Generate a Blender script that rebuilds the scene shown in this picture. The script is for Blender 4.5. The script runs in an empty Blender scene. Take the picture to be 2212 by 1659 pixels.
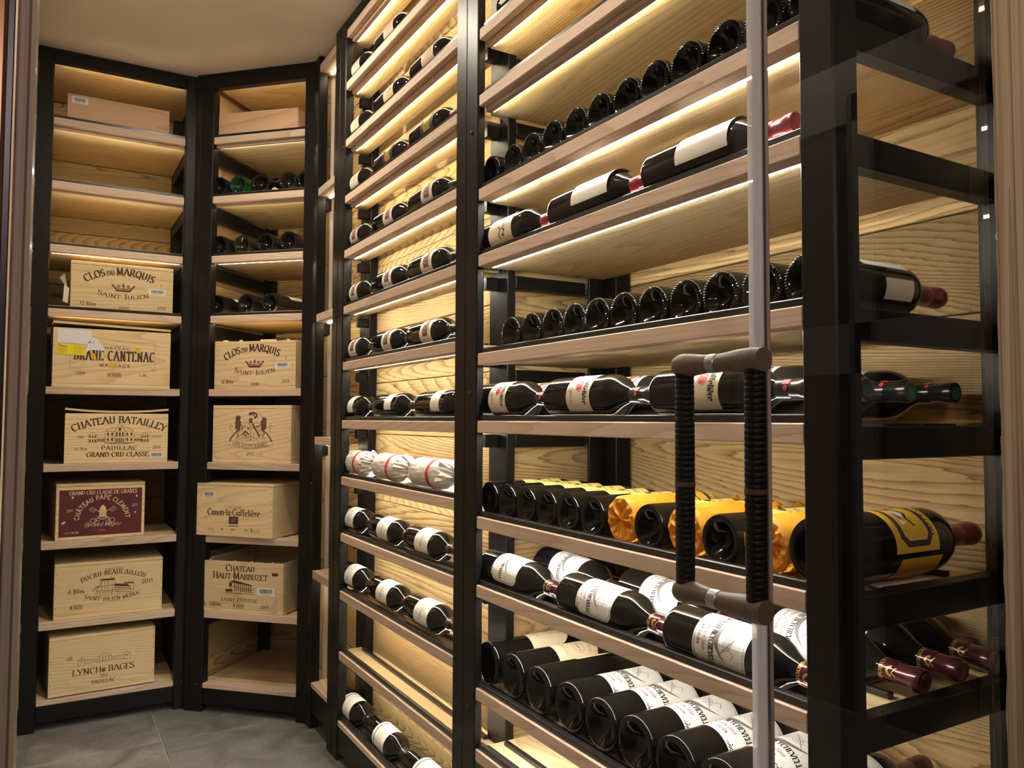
import bpy, math, random
from math import sin, cos, pi, radians, sqrt, atan2
from mathutils import Matrix, Vector
random.seed(7)
SC = bpy.context.scene
COL = SC.collection

# ------------------------------------------------------------------ camera
def cam_setup():
    th, p, ro = radians(30.376), radians(2.587), radians(.2465)
    fw = Vector((sin(th)*cos(p), cos(th)*cos(p), sin(p)))
    r0 = Vector((cos(th), -sin(th), 0)); u0 = r0.cross(fw)
    rt = r0*cos(ro)+u0*sin(ro); up = u0*cos(ro)-r0*sin(ro)
    cd = bpy.data.cameras.new('camera'); co = bpy.data.objects.new('camera', cd); COL.objects.link(co)
    m = Matrix((rt, up, -fw)).transposed().to_4x4(); m.translation = (0, 0, 1.09)
    co.matrix_world = m
    cd.sensor_fit = 'HORIZONTAL'; cd.sensor_width = 36; cd.lens = 1718/2212*36; cd.clip_start = .02
    SC.camera = co
cam_setup()

# ------------------------------------------------------------------ world, lamps, exposure
W = bpy.data.worlds.new('world'); SC.world = W; W.use_nodes = True
W.node_tree.nodes['Background'].inputs[0].default_value = (1.0, .82, .70, 1)
W.node_tree.nodes['Background'].inputs[1].default_value = .02
LED_STRENGTH = 85.0
LED_COLOR = (1.0, .965, .89)
def lamp(name, loc, energy, size, color, target=None, shape='DISK'):
    l = bpy.data.lights.new(name, 'AREA'); l.energy = energy; l.size = size; l.color = color; l.shape = shape
    o = bpy.data.objects.new(name, l); COL.objects.link(o); o.location = loc
    d = Vector(target or (loc[0], loc[1], 0))-Vector(loc)
    o.rotation_euler = d.to_track_quat('-Z', 'Y').to_euler()
    return o
lamp('cellar_downlight', (.42, 2.32, 2.412), 11.0, .07, (1, .87, .70))
lamp('outer_room_fill', (-.25, -.70, 1.72), 5.0, .22, (1, .76, .74), target=(.55, 1.6, 1.75))  # added fill behind the camera, standing in for the outer room's light
lamp('outer_door_fill', (1.45, -.62, 2.40), 4.0, .12, (1, .80, .58), target=(1.42, -.1, .9))  # added to light the outer door for its reflection, and the jamb
SC.cycles.caustics_reflective = False; SC.cycles.caustics_refractive = False; SC.cycles.sample_clamp_indirect = 6.0; SC.cycles.blur_glossy = .6
SC.cycles.max_bounces = 6; SC.cycles.diffuse_bounces = 3; SC.cycles.glossy_bounces = 3; SC.cycles.transparent_max_bounces = 10
SC.view_settings.view_transform = 'Standard'; SC.view_settings.look = 'None'
SC.view_settings.exposure = 0.32; SC.view_settings.gamma = 1.0
SC.view_settings.use_curve_mapping = False

# ------------------------------------------------------------------ materials
MAT = {}
def newmat(name):
    m = bpy.data.materials.new(name); m.use_nodes = True; MAT[name] = m
    return m, m.node_tree, m.node_tree.nodes['Principled BSDF']
def plain(name, col, rough=.5, metal=0, spec=.5, coat=0, noise=0, nscale=60, bump=0):
    m, nt, b = newmat(name)
    b.inputs['Base Color'].default_value = (*col, 1); b.inputs['Roughness'].default_value = rough
    b.inputs['Metallic'].default_value = metal; b.inputs['Specular IOR Level'].default_value = spec
    b.inputs['Coat Weight'].default_value = coat; b.inputs['Coat Roughness'].default_value = .05
    if noise or bump:
        tc = nt.nodes.new('ShaderNodeTexCoord'); n = nt.nodes.new('ShaderNodeTexNoise')
        n.inputs['Scale'].default_value = nscale; n.inputs['Detail'].default_value = 5
        nt.links.new(tc.outputs['Object'], n.inputs['Vector'])
        if noise:
            mx = nt.nodes.new('ShaderNodeMix'); mx.data_type = 'RGBA'
            mx.inputs[6].default_value = (*[c*(1-noise) for c in col], 1)
            mx.inputs[7].default_value = (*[min(1, c*(1+noise)) for c in col], 1)
            nt.links.new(n.outputs['Fac'], mx.inputs[0]); nt.links.new(mx.outputs[2], b.inputs['Base Color'])
        if bump:
            bp = nt.nodes.new('ShaderNodeBump'); bp.inputs['Strength'].default_value = bump; bp.inputs['Distance'].default_value = .002
            nt.links.new(n.outputs['Fac'], bp.inputs['Height']); nt.links.new(bp.outputs[0], b.inputs['Normal'])
    return m
def wood(name, light, dark, rings=9, nsc=3.0, stretch=.16, line=.35, streak=.25, rough=.6, bump=.25, knot=True, distort=.08, fine=(9, 170)):
    """grain runs along local X; contour lines of a stretched noise give cathedral figure"""
    m, nt, b = newmat(name); N = nt.nodes; L = nt.links
    def math(op, a, bb=None, c=None):
        n = N.new('ShaderNodeMath'); n.operation = op
        for i, v in enumerate((a, bb, c)):
            if v is None: continue
            if isinstance(v, (int, float)): n.inputs[i].default_value = v
            else: L.new(v, n.inputs[i])
        return n.outputs[0]
    tc = N.new('ShaderNodeTexCoord'); oi = N.new('ShaderNodeObjectInfo')
    off = math('MULTIPLY', oi.outputs['Random'], 73.0)
    cb = N.new('ShaderNodeCombineXYZ')
    for i in range(3): L.new(off, cb.inputs[i])
    va = N.new('ShaderNodeVectorMath'); va.operation = 'ADD'
    L.new(tc.outputs['Object'], va.inputs[0]); L.new(cb.outputs[0], va.inputs[1])
    def mapped(sx, sy, sz):
        mp = N.new('ShaderNodeVectorMath'); mp.operation = 'MULTIPLY'
        L.new(va.outputs[0], mp.inputs[0]); mp.inputs[1].default_value = (sx, sy, sz); return mp.outputs[0]
    n1 = N.new('ShaderNodeTexNoise'); n1.inputs['Scale'].default_value = nsc; n1.inputs['Detail'].default_value = 1.2
    n1.inputs['Roughness'].default_value = .4; n1.inputs['Distortion'].default_value = distort
    L.new(mapped(stretch*1.6, 1.6, 1.6), n1.inputs['Vector'])
    n2 = N.new('ShaderNodeTexNoise'); n2.inputs['Scale'].default_value = 1.0; n2.inputs['Detail'].default_value = 4
    L.new(mapped(fine[0], fine[1], fine[1]), n2.inputs['Vector'])
    wob = math('MULTIPLY', n2.outputs['Fac'], .006)
    ph = math('FRACT', math('MULTIPLY', math('ADD', n1.outputs['Fac'], wob), rings*2.0))
    # early wood -> late wood: slow rise, quick fall
    saw = math('POWER', ph, 3.2)
    n3 = N.new('ShaderNodeTexNoise'); n3.inputs['Scale'].default_value = 2.2; n3.inputs['Detail'].default_value = 3
    L.new(mapped(.8, 3, 3), n3.inputs['Vector'])
    f = math('ADD', math('MULTIPLY', saw, line), math('MULTIPLY', math('SUBTRACT', n2.outputs['Fac'], .4), streak))
    f = math('ADD', f, math('MULTIPLY', math('SUBTRACT', n3.outputs['Fac'], .45), .35))
    if knot:
        vk = N.new('ShaderNodeTexVoronoi'); vk.inputs['Scale'].default_value = 1.0; vk.inputs['Randomness'].default_value = 1.0
        L.new(mapped(3.1, 8, 8), vk.inputs['Vector'])
        k = math('SMOOTHSTEP', .12, .02, vk.outputs['Distance']) if False else math('SUBTRACT', 1.0, math('MINIMUM', 1.0, math('MULTIPLY', vk.outputs['Distance'], 9.0)))
        f = math('ADD', f, math('MULTIPLY', k, .9))
    mr = N.new('ShaderNodeClamp'); L.new(f, mr.inputs[0])
    mx = N.new('ShaderNodeMix'); mx.data_type = 'RGBA'
    mx.inputs[6].default_value = (*light, 1); mx.inputs[7].default_value = (*dark, 1)
    L.new(mr.outputs[0], mx.inputs[0])
    hv = N.new('ShaderNodeHueSaturation')
    L.new(mx.outputs[2], hv.inputs['Color'])
    L.new(math('ADD', .86, math('MULTIPLY', oi.outputs['Random'], .26)), hv.inputs['Value'])
    L.new(hv.outputs[0], b.inputs['Base Color'])
    b.inputs['Roughness'].default_value = rough; b.inputs['Specular IOR Level'].default_value = .3
    if bump:
        bp = N.new('ShaderNodeBump'); bp.inputs['Strength'].default_value = bump; bp.inputs['Distance'].default_value = .003
        bp.invert = True
        L.new(f, bp.inputs['Height']); L.new(bp.outputs[0], b.inputs['Normal'])
    return m
wood('shelf_wood', (.68, .53, .42), (.40, .26, .17), rings=28, nsc=2.6, stretch=.07, line=.50, streak=.40, bump=.12)
wood('plank_wood', (.74, .57, .32), (.42, .26, .11), rings=30, nsc=2.4, stretch=.07, line=.55, streak=.40, bump=.15)
wood('old_wood', (.58, .40, .185), (.16, .09, .032), rings=62, nsc=2.0, stretch=.075, line=.80, streak=.38, rough=.8, bump=.55)
wood('crate_wood', (.84, .67, .41), (.56, .35, .15), rings=44, nsc=2.2, stretch=.06, line=.50, streak=.35, bump=.08)
wood('crate_wood_red', (.70, .47, .30), (.46, .25, .14), rings=15, nsc=2.0, stretch=.06, line=.5, streak=.25, bump=.1)
wood('jamb_wood', (.74, .58, .38), (.16, .10, .055), rings=5, nsc=13, stretch=.010, line=.55, streak=1.5, fine=(2, 75), rough=.85, bump=.8)
wood('grip_wood', (.15, .105, .075), (.08, .05, .034), rings=6, nsc=5, line=.3, streak=.3, rough=.42, bump=.1, knot=False)
plain('black_steel', (.0065, .0056, .0056), rough=.40, spec=.20, noise=.35, nscale=14, bump=.12)
plain('rail_black', (.012, .011, .012), rough=.28, spec=.5)
plain('bolt_steel', (.03, .03, .03), rough=.3, metal=.6)
plain('bottle_black', (.0050, .0048, .0045), rough=.06, spec=.30)
plain('bottle_green', (.004, .028, .008), rough=.06, spec=.32)
plain('bottle_olive', (.012, .0105, .005), rough=.07, spec=.32)
plain('bottle_plum', (.0065, .0025, .003), rough=.06, spec=.32)
plain('paper_white', (.86, .83, .78), rough=.6, noise=.04)
plain('paper_cream', (.83, .74, .58), rough=.6, noise=.05)
plain('paper_tan', (.62, .45, .30), rough=.6, noise=.1)
plain('paper_pink', (.78, .66, .66), rough=.6)
plain('paper_gold', (.22, .13, .03), rough=.4, noise=.2)
plain('paper_dark', (.022, .017, .014), rough=.5)
plain('paper_yellow', (.90, .55, .05), rough=.5, noise=.05)
plain('paper_straw', (.90, .74, .22), rough=.5, noise=.05)
plain('paper_peach', (.88, .72, .48), rough=.5)
plain('ink_black', (.02, .017, .016), rough=.6)
plain('ink_grey', (.20, .19, .18), rough=.6)
plain('ink_red', (.55, .04, .05), rough=.5)
plain('ink_brown', (.085, .035, .018), rough=.7)
plain('ink_mauve', (.17, .075, .06), rough=.6)
plain('ink_cream', (.80, .58, .40), rough=.6)
plain('ink_gold', (.62, .42, .14), rough=.3, metal=.6)
plain('ink_white', (.85, .82, .76), rough=.6)
plain('ink_blue', (.08, .30, .45), rough=.6)
plain('ink_green', (.03, .16, .12), rough=.4)
plain('burgundy_panel', (.105, .014, .022), rough=.45, noise=.1)
plain('sticker_white', (.82, .80, .80), rough=.45)
plain('tape_white', (.84, .83, .90), rough=.3, bump=.5, nscale=40)
plain('tape_yellow', (.90, .80, .02), rough=.35)
plain('tape_orange', (.90, .45, .02), rough=.5)
plain('capsule_maroon', (.075, .014, .020), rough=.25, metal=.35, coat=.4)
plain('capsule_red', (.20, .014, .022), rough=.3, metal=.2, coat=.3)
plain('capsule_black', (.012, .012, .013), rough=.25, coat=.4)
plain('capsule_rust', (.46, .12, .04), rough=.4)
plain('capsule_brick', (.17, .026, .018), rough=.35, coat=.3)
plain('capsule_green', (.02, .12, .09), rough=.3, metal=.3)
plain('ceiling_plaster', (.80, .73, .66), rough=.9, noise=.05, nscale=300, bump=.25)
plain('wall_plaster', (.48, .40, .33), rough=.9, noise=.06, nscale=30)
plain('chrome', (.72, .72, .74), rough=.09, metal=1)
plain('seal_plastic', (.46, .37, .29), rough=.22, coat=.5)
plain('seal_dark', (.02, .018, .018), rough=.3)
plain('collar_metal', (.30, .33, .32), rough=.4, metal=.7)
plain('leather_black', (.006, .0055, .0055), rough=.5, spec=.25, bump=.4, nscale=200)
plain('leather_band', (.10, .045, .02), rough=.5)
plain('brass_glow', (.50, .28, .10), rough=.25, metal=.8)
plain('door_paint', (.34, .33, .33), rough=.45)
plain('outer_wall', (.035, .030, .027), rough=.7)
plain('jamb_lacquer', (.26, .14, .065), rough=.22, metal=.45, noise=.5, nscale=7)
plain('grout', (.50, .49, .47), rough=.9)
plain('plastic_cream', (.80, .72, .52), rough=.4)
def tile_mat():
    m, nt, b = newmat('tile_grey'); N, L = nt.nodes, nt.links
    tc = N.new('ShaderNodeTexCoord')
    n = N.new('ShaderNodeTexNoise'); n.inputs['Scale'].default_value = 5; n.inputs['Detail'].default_value = 8; n.inputs['Distortion'].default_value = 1.2
    n2 = N.new('ShaderNodeTexNoise'); n2.inputs['Scale'].default_value = 90; n2.inputs['Detail'].default_value = 3
    v = N.new('ShaderNodeTexNoise'); v.inputs['Scale'].default_value = 3.2; v.inputs['Detail'].default_value = 0; v.inputs['Distortion'].default_value = 2.6
    for q in (n, n2, v): L.new(tc.outputs['Object'], q.inputs['Vector'])
    # faint curling ornament: thin contour lines of a swirled noise
    m1 = N.new('ShaderNodeMath'); m1.operation = 'MULTIPLY'; m1.inputs[1].default_value = 7; L.new(v.outputs['Fac'], m1.inputs[0])
    m2 = N.new('ShaderNodeMath'); m2.operation = 'PINGPONG'; m2.inputs[1].default_value = .5; L.new(m1.outputs[0], m2.inputs[0])
    m3 = N.new('ShaderNodeMath'); m3.operation = 'LESS_THAN'; m3.inputs[1].default_value = .05; L.new(m2.outputs[0], m3.inputs[0])
    cr = N.new('ShaderNodeValToRGB'); L.new(n.outputs['Fac'], cr.inputs[0])
    cr.color_ramp.elements[0].color = (.12, .117, .113, 1); cr.color_ramp.elements[0].position = .3
    cr.color_ramp.elements[1].color = (.36, .353, .345, 1); cr.color_ramp.elements[1].position = .72
    a = N.new('ShaderNodeMix'); a.data_type = 'RGBA'; a.blend_type = 'MULTIPLY'; a.inputs[0].default_value = .35
    L.new(cr.outputs[0], a.inputs[6]); L.new(n2.outputs['Fac'], a.inputs[7])
    c = N.new('ShaderNodeMix'); c.data_type = 'RGBA'; c.inputs[7].default_value = (.12, .117, .113, 1)
    mm = N.new('ShaderNodeMath'); mm.operation = 'MULTIPLY'; mm.inputs[1].default_value = .35; L.new(m3.outputs[0], mm.inputs[0])
    L.new(mm.outputs[0], c.inputs[0]); L.new(a.outputs[2], c.inputs[6]); L.new(c.outputs[2], b.inputs['Base Color'])
    b.inputs['Roughness'].default_value = .5
tile_mat()
def tissue(name, col, trans):
    m, nt, b = newmat(name); N, L = nt.nodes, nt.links
    b.inputs['Base Color'].default_value = (*col, 1); b.inputs['Roughness'].default_value = .5
    t = N.new('ShaderNodeBsdfTranslucent'); t.inputs[0].default_value = (*col, 1)
    mx = N.new('ShaderNodeMixShader'); mx.inputs[0].default_value = trans
    tc = N.new('ShaderNodeTexCoord'); n = N.new('ShaderNodeTexNoise'); n.inputs['Scale'].default_value = 55; n.inputs['Detail'].default_value = 6; n.inputs['Distortion'].default_value = 1.5
    L.new(tc.outputs['Object'], n.inputs['Vector'])
    bp = N.new('ShaderNodeBump'); bp.inputs['Strength'].default_value = .55; bp.inputs['Distance'].default_value = .004
    L.new(n.outputs['Fac'], bp.inputs['Height']); L.new(bp.outputs[0], b.inputs['Normal'])
    L.new(b.outputs[0], mx.inputs[1]); L.new(t.outputs[0], mx.inputs[2])
    L.new(mx.outputs[0], N['Material Output'].inputs['Surface'])
tissue('tissue_white', (.84, .80, .76), .15)
def clear_seal():
    m, nt, b = newmat('seal_clear'); N, L = nt.nodes, nt.links
    b.inputs['Base Color'].default_value = (.85, .84, .88, 1); b.inputs['Roughness'].default_value = .08; b.inputs['Coat Weight'].default_value = 1
    t = N.new('ShaderNodeBsdfTranslucent'); t.inputs[0].default_value = (.9, .88, .9, 1)
    mx = N.new('ShaderNodeMixShader'); mx.inputs[0].default_value = .45
    L.new(b.outputs[0], mx.inputs[1]); L.new(t.outputs[0], mx.inputs[2])
    tr = N.new('ShaderNodeBsdfTransparent'); m2 = N.new('ShaderNodeMixShader'); m2.inputs[0].default_value = .35
    L.new(mx.outputs[0], m2.inputs[1]); L.new(tr.outputs[0], m2.inputs[2]); L.new(m2.outputs[0], N['Material Output'].inputs['Surface'])
clear_seal()
tissue('tissue_orange', (.90, .42, .03), .25)
def emit(name, col, s):
    m, nt, b = newmat(name)
    b.inputs['Base Color'].default_value = (.8, .8, .8, 1)
    b.inputs['Emission Color'].default_value = (*col, 1); b.inputs['Emission Strength'].default_value = s
emit('led_light', LED_COLOR, LED_STRENGTH)
emit('led_warm', (1.0, .86, .60), 42.0)
emit('fill_glow', (1, .86, .68), 120.0)
emit('led_mid', (1.0, .94, .80), 52.0)
def glass_mat():
    m = bpy.data.materials.new('pane_glass'); m.use_nodes = True; MAT['pane_glass'] = m
    nt = m.node_tree; N, L = nt.nodes, nt.links; N.remove(N['Principled BSDF'])
    t = N.new('ShaderNodeBsdfTransparent'); t.inputs[0].default_value = (.965, .975, .97, 1)
    g = N.new('ShaderNodeBsdfGlossy'); g.inputs['Roughness'].default_value = .0
    lw = N.new('ShaderNodeLayerWeight'); lw.inputs[0].default_value = .5
    pw = N.new('ShaderNodeMath'); pw.operation = 'POWER'; pw.inputs[1].default_value = 5; L.new(lw.outputs['Facing'], pw.inputs[0])
    f = N.new('ShaderNodeMath'); f.operation = 'MULTIPLY_ADD'; f.inputs[1].default_value = .96; f.inputs[2].default_value = .04; L.new(pw.outputs[0], f.inputs[0])
    mx = N.new('ShaderNodeMixShader'); L.new(f.outputs[0], mx.inputs[0]); L.new(t.outputs[0], mx.inputs[1]); L.new(g.outputs[0], mx.inputs[2])
    L.new(mx.outputs[0], N['Material Output'].inputs['Surface'])
glass_mat()

# ------------------------------------------------------------------ object helpers
def tag(o, label=None, cat=None, group=None, kind=None):
    if label: o['label'] = label
    if cat: o['category'] = cat
    if group: o['group'] = group
    if kind: o['kind'] = kind
    return o
def empty(name, loc=(0, 0, 0), rz=0, parent=None):
    o = bpy.data.objects.new(name, None); COL.objects.link(o); o.location = loc; o.rotation_euler = (0, 0, rz)
    o.empty_display_size = .05
    if parent: o.parent = parent
    return o
class MB:
    def __init__(s): s.v = []; s.f = []; s.m = []; s.cur = 0
    def quad(s, *p):
        i = len(s.v); s.v += [tuple(q) for q in p]; s.f.append(tuple(range(i, i+len(p)))); s.m.append(s.cur)
    def box(s, x0, x1, y0, y1, z0, z1):
        i = len(s.v)
        s.v += [(x, y, z) for z in (z0, z1) for y in (y0, y1) for x in (x0, x1)]
        for f in ((0, 2, 3, 1), (4, 5, 7, 6), (0, 1, 5, 4), (2, 6, 7, 3), (0, 4, 6, 2), (1, 3, 7, 5)):
            s.f.append(tuple(i+k for k in f)); s.m.append(s.cur)
    def cbox(s, x0, x1, y0, y1, z0, z1, b=.0012):
        """box with chamfered edges"""
        lo, hi = (x0, y0, z0), (x1, y1, z1); b = min(b, (x1-x0)*.3, (y1-y0)*.3, (z1-z0)*.3)
        idx = {}; base = len(s.v)
        for sx in (0, 1):
            for sy in (0, 1):
                for sz in (0, 1):
                    sg = (sx, sy, sz)
                    for ax in range(3):
                        p = [0, 0, 0]
                        for k in range(3):
                            e = hi[k] if sg[k] else lo[k]
                            p[k] = e if k == ax else (e-b if sg[k] else e+b)
                        idx[(sg, ax)] = len(s.v); s.v.append(tuple(p))
        def add(l, nrm):
            a, c, d = (Vector(s.v[q]) for q in l[:3])
            if (c-a).cross(d-a).dot(Vector(nrm)) < 0: l = l[::-1]
            s.f.append(tuple(l)); s.m.append(s.cur)
        for ax in range(3):
            o1, o2 = [k for k in range(3) if k != ax]
            for sd in (0, 1):
                l = []
                for a, c in ((0, 0), (1, 0), (1, 1), (0, 1)):
                    g = [0, 0, 0]; g[ax] = sd; g[o1] = a; g[o2] = c; l.append(idx[(tuple(g), ax)])
                n = [0, 0, 0]; n[ax] = 1 if sd else -1; add(l, n)
            for a in (0, 1):
                for c in (0, 1):
                    g0 = [0, 0, 0]; g0[o1] = a; g0[o2] = c; g1 = list(g0); g1[ax] = 1; g0, g1 = tuple(g0), tuple(g1)
                    n = [0, 0, 0]; n[o1] = 1 if a else -1; n[o2] = 1 if c else -1
                    add([idx[(g0, o1)], idx[(g1, o1)], idx[(g1, o2)], idx[(g0, o2)]], n)
        for sx in (0, 1):
            for sy in (0, 1):
                for sz in (0, 1):
                    g = (sx, sy, sz); add([idx[(g, 0)], idx[(g, 1)], idx[(g, 2)]], [1 if k else -1 for k in g])
    def lathe(s, prof, n=32, fn=None):
        """profile [(r, z)] turned about Z; fn(r, z, ang, i, j) may move a vertex"""
        base = len(s.v); k = len(prof)
        for j in range(n):
            a = 2*pi*j/n
            for i, (r, z) in enumerate(prof):
                rr, zz = (r, z) if fn is None else fn(r, z, a, i, j)
                s.v.append((rr*cos(a), rr*sin(a), zz))
        for j in range(n):
            j2 = (j+1) % n
            for i in range(k-1):
                a, b, c, d = base+j*k+i, base+j2*k+i, base+j2*k+i+1, base+j*k+i+1
                s.f.append((a, b, c, d)); s.m.append(s.cur)
    def tube(s, pts, r, n=8):
        base = len(s.v); P = [Vector(p) for p in pts]
        for i, p in enumerate(P):
            d = (P[min(i+1, len(P)-1)]-P[max(i-1, 0)]).normalized()
            u = d.cross(Vector((0, 0, 1)) if abs(d.z) < .9 else Vector((1, 0, 0))).normalized(); w = d.cross(u)
            for j in range(n):
                a = 2*pi*j/n; s.v.append(tuple(p+u*r*cos(a)+w*r*sin(a)))
        for i in range(len(P)-1):
            for j in range(n):
                j2 = (j+1) % n
                s.f.append((base+i*n+j, base+i*n+j2, base+(i+1)*n+j2, base+(i+1)*n+j)); s.m.append(s.cur)
        s.f.append(tuple(base+j for j in range(n))[::-1]); s.m.append(s.cur)
        s.f.append(tuple(base+(len(P)-1)*n+j for j in range(n))); s.m.append(s.cur)
    def mesh(s, name, mats, smooth=None):
        me = bpy.data.meshes.new(name); me.from_pydata(s.v, [], s.f)
        for m in ([mats] if isinstance(mats, str) else mats): me.materials.append(MAT[m])
        if not isinstance(mats, str): me.polygons.foreach_set('material_index', s.m)
        if smooth is not None:
            me.polygons.foreach_set('use_smooth', [True]*len(me.polygons)); me.set_sharp_from_angle(angle=radians(smooth))
        me.update(); return me
    def build(s, name, mats, parent=None, loc=(0, 0, 0), smooth=None, rz=0):
        return put(name, s.mesh(name, mats, smooth), parent, loc, rz)
def put(name, me, parent=None, loc=(0, 0, 0), rz=0):
    o = bpy.data.objects.new(name, me); COL.objects.link(o); o.location = loc; o.rotation_euler = (0, 0, rz)
    if parent: o.parent = parent
    return o
def cbox_obj(name, mat, parent, x0, x1, y0, y1, z0, z1, b=.0012):
    """the box keeps its own origin so that procedural grain starts anew in each piece"""
    m = MB(); m.cbox(0, x1-x0, 0, y1-y0, 0, z1-z0, b); return m.build(name, mat, parent, (x0, y0, z0))
def copy_tree(o, parent=None):
    c = o.copy(); COL.objects.link(c); c.parent = parent
    for ch in list(o.children): copy_tree(ch, c)
    return c
def orient(z, n, loc):
    """matrix for a bottle: neck along z, label facing n"""
    z = Vector(z).normalized(); y = -Vector(n); y = (y-z*y.dot(z)).normalized(); x = y.cross(z)
    m = Matrix((x, y, z)).transposed().to_4x4(); m.translation = loc; return m

# ------------------------------------------------------------------ drawn lettering and line art
def arc(cx, cy, rx, ry, a0, a1, n=12):
    return [(cx+rx*cos(radians(a0+(a1-a0)*i/n)), cy+ry*sin(radians(a0+(a1-a0)*i/n))) for i in range(n+1)]
G = {}
def g(ch, w, *strokes, s=()): G[ch] = (w, strokes, s)
g('A', .78, [(.03, 0), (.39, 1), (.75, 0)], [(.16, .34), (.62, .34)], s=[(.03, 0), (.75, 0)])
g('B', .66, [(.12, 0), (.12, 1)], [(.12, 1), (.32, 1)]+arc(.34, .76, .2, .24, 90, -90, 8)+[(.12, .52)], [(.34, .52)]+arc(.36, .26, .24, .26, 90, -90, 8)+[(.12, 0)], s=[(.08, 0), (.08, 1)])
g('C', .72, arc(.41, .5, .34, .5, 48, 312, 16))
g('D', .76, [(.12, 0), (.12, 1), (.32, 1)]+arc(.32, .5, .36, .5, 90, -90, 12)+[(.12, 0)], s=[(.08, 0), (.08, 1)])
g('E', .62, [(.12, 0), (.12, 1)], [(.12, 1), (.54, 1), (.56, .86)], [(.12, .52), (.44, .52)], [(.12, 0), (.56, 0), (.58, .15)], s=[(.08, 0), (.08, 1)])
g('F', .58, [(.12, 0), (.12, 1)], [(.12, 1), (.52, 1), (.54, .86)], [(.12, .52), (.42, .52)], s=[(.12, 0), (.08, 1)])
g('G', .78, arc(.41, .5, .34, .5, 48, 335, 16)+[(.68, .45)], s=[(.68, .45)])
g('H', .78, [(.14, 0), (.14, 1)], [(.64, 0), (.64, 1)], [(.14, .52), (.64, .52)], s=[(.14, 0), (.14, 1), (.64, 0), (.64, 1)])
g('I', .36, [(.18, 0), (.18, 1)], s=[(.18, 0), (.18, 1)])
g('J', .42, [(.26, 1), (.26, .1)]+arc(.1, .1, .16, .2, 0, -80, 6), s=[(.26, 1)])
g('K', .74, [(.14, 0), (.14, 1)], [(.62, 1), (.14, .42)], [(.28, .58), (.68, 0)], s=[(.14, 0), (.14, 1), (.62, 1), (.68, 0)])
g('L', .60, [(.12, 1), (.12, 0), (.54, 0), (.56, .16)], s=[(.12, 1), (.08, 0)])
g('M', .92, [(.14, 0), (.16, 1), (.46, .1), (.76, 1), (.80, 0)], s=[(.14, 0), (.12, 1), (.80, 0), (.80, 1)])
g('N', .80, [(.14, 0), (.14, 1), (.66, 0), (.66, 1)], s=[(.14, 0), (.10, 1), (.66, 1)])
g('O', .80, arc(.40, .5, .34, .5, 90, 450, 20))
g('P', .62, [(.12, 0), (.12, 1), (.32, 1)]+arc(.34, .74, .22, .26, 90, -90, 8)+[(.12, .48)], s=[(.12, 0), (.08, 1)])
g('Q', .80, arc(.40, .5, .34, .5, 90, 450, 20), [(.44, .18), (.72, -.16)])
g('R', .70, [(.12, 0), (.12, 1), (.32, 1)]+arc(.34, .75, .21, .25, 90, -90, 8)+[(.12, .5)], [(.34, .5), (.64, 0)], s=[(.12, 0), (.08, 1), (.66, 0)])
g('S', .58, arc(.29, .76, .2, .24, 40, 240, 9)+arc(.29, .25, .22, .25, 60, -150, 9))
g('T', .68, [(.34, 0), (.34, 1)], [(.04, .86), (.06, 1), (.62, 1), (.64, .86)], s=[(.34, 0)])
g('U', .76, [(.14, 1), (.14, .3)]+arc(.38, .3, .24, .3, 180, 360, 10)+[(.62, 1)], s=[(.14, 1), (.62, 1)])
g('V', .76, [(.03, 1), (.38, 0), (.73, 1)], s=[(.03, 1), (.73, 1)])
g('W', 1.0, [(.03, 1), (.26, 0), (.5, .9), (.74, 0), (.97, 1)], s=[(.03, 1), (.97, 1)])
g('X', .74, [(.06, 1), (.68, 0)], [(.06, 0), (.68, 1)], s=[(.06, 1), (.68, 0), (.06, 0), (.68, 1)])
g('Y', .72, [(.03, 1), (.36, .46), (.69, 1)], [(.36, .46), (.36, 0)], s=[(.03, 1), (.69, 1), (.36, 0)])
g('Z', .66, [(.06, .86), (.08, 1), (.58, 1), (.06, 0), (.60, 0), (.62, .15)])
g('-', .36, [(.06, .42), (.30, .42)]); g('.', .24, [(.12, 0), (.12, .08)]); g("'", .22, [(.12, 1), (.09, .78)]); g(' ', .34); g('·', .26, [(.13, .38), (.13, .48)])
g('0', .60, arc(.30, .5, .24, .5, 90, 450, 18)); g('1', .42, [(.08, .82), (.24, 1), (.24, 0)])
g('2', .58, arc(.28, .74, .21, .26, 160, -35, 9)+[(.06, 0), (.54, 0)]); g('3', .56, arc(.26, .75, .2, .25, 150, -90, 9), arc(.26, .26, .23, .26, 90, -150, 9))
g('4', .60, [(.44, 0), (.44, 1), (.05, .3), (.58, .3)]); g('5', .56, [(.5, 1), (.12, 1), (.1, .56)]+arc(.27, .32, .23, .32, 120, -150, 10))
g('6', .58, [(.46, 1), (.10, .45)]+arc(.29, .3, .23, .3, 160, 520, 16)); g('7', .54, [(.05, 1), (.5, 1), (.18, 0)])
g('8', .58, arc(.29, .75, .19, .25, 90, 450, 14), arc(.29, .26, .23, .26, 90, 450, 14)); g('9', .58, arc(.29, .7, .23, .3, 20, 380, 16)+[(.14, 0)])
g('a', .52, arc(.24, .3, .19, .3, 60, 330, 12), [(.43, .62), (.43, 0)]); g('d', .54, arc(.24, .3, .19, .3, 45, 320, 12), [(.44, 1), (.44, 0)])
g('e', .52, [(.07, .33), (.45, .36)]+arc(.26, .31, .19, .31, 10, 310, 12)); g('f', .34, [(.14, 0), (.14, .8)]+arc(.28, .8, .14, .2, 180, 60, 5), [(.02, .6), (.30, .6)])
g('g', .52, arc(.24, .32, .18, .3, 45, 320, 12), [(.43, .6), (.43, -.15)]+arc(.24, -.15, .19, .17, 0, -150, 6)); g('i', .26, [(.13, 0), (.13, .6)], [(.13, .78), (.13, .88)])
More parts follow.
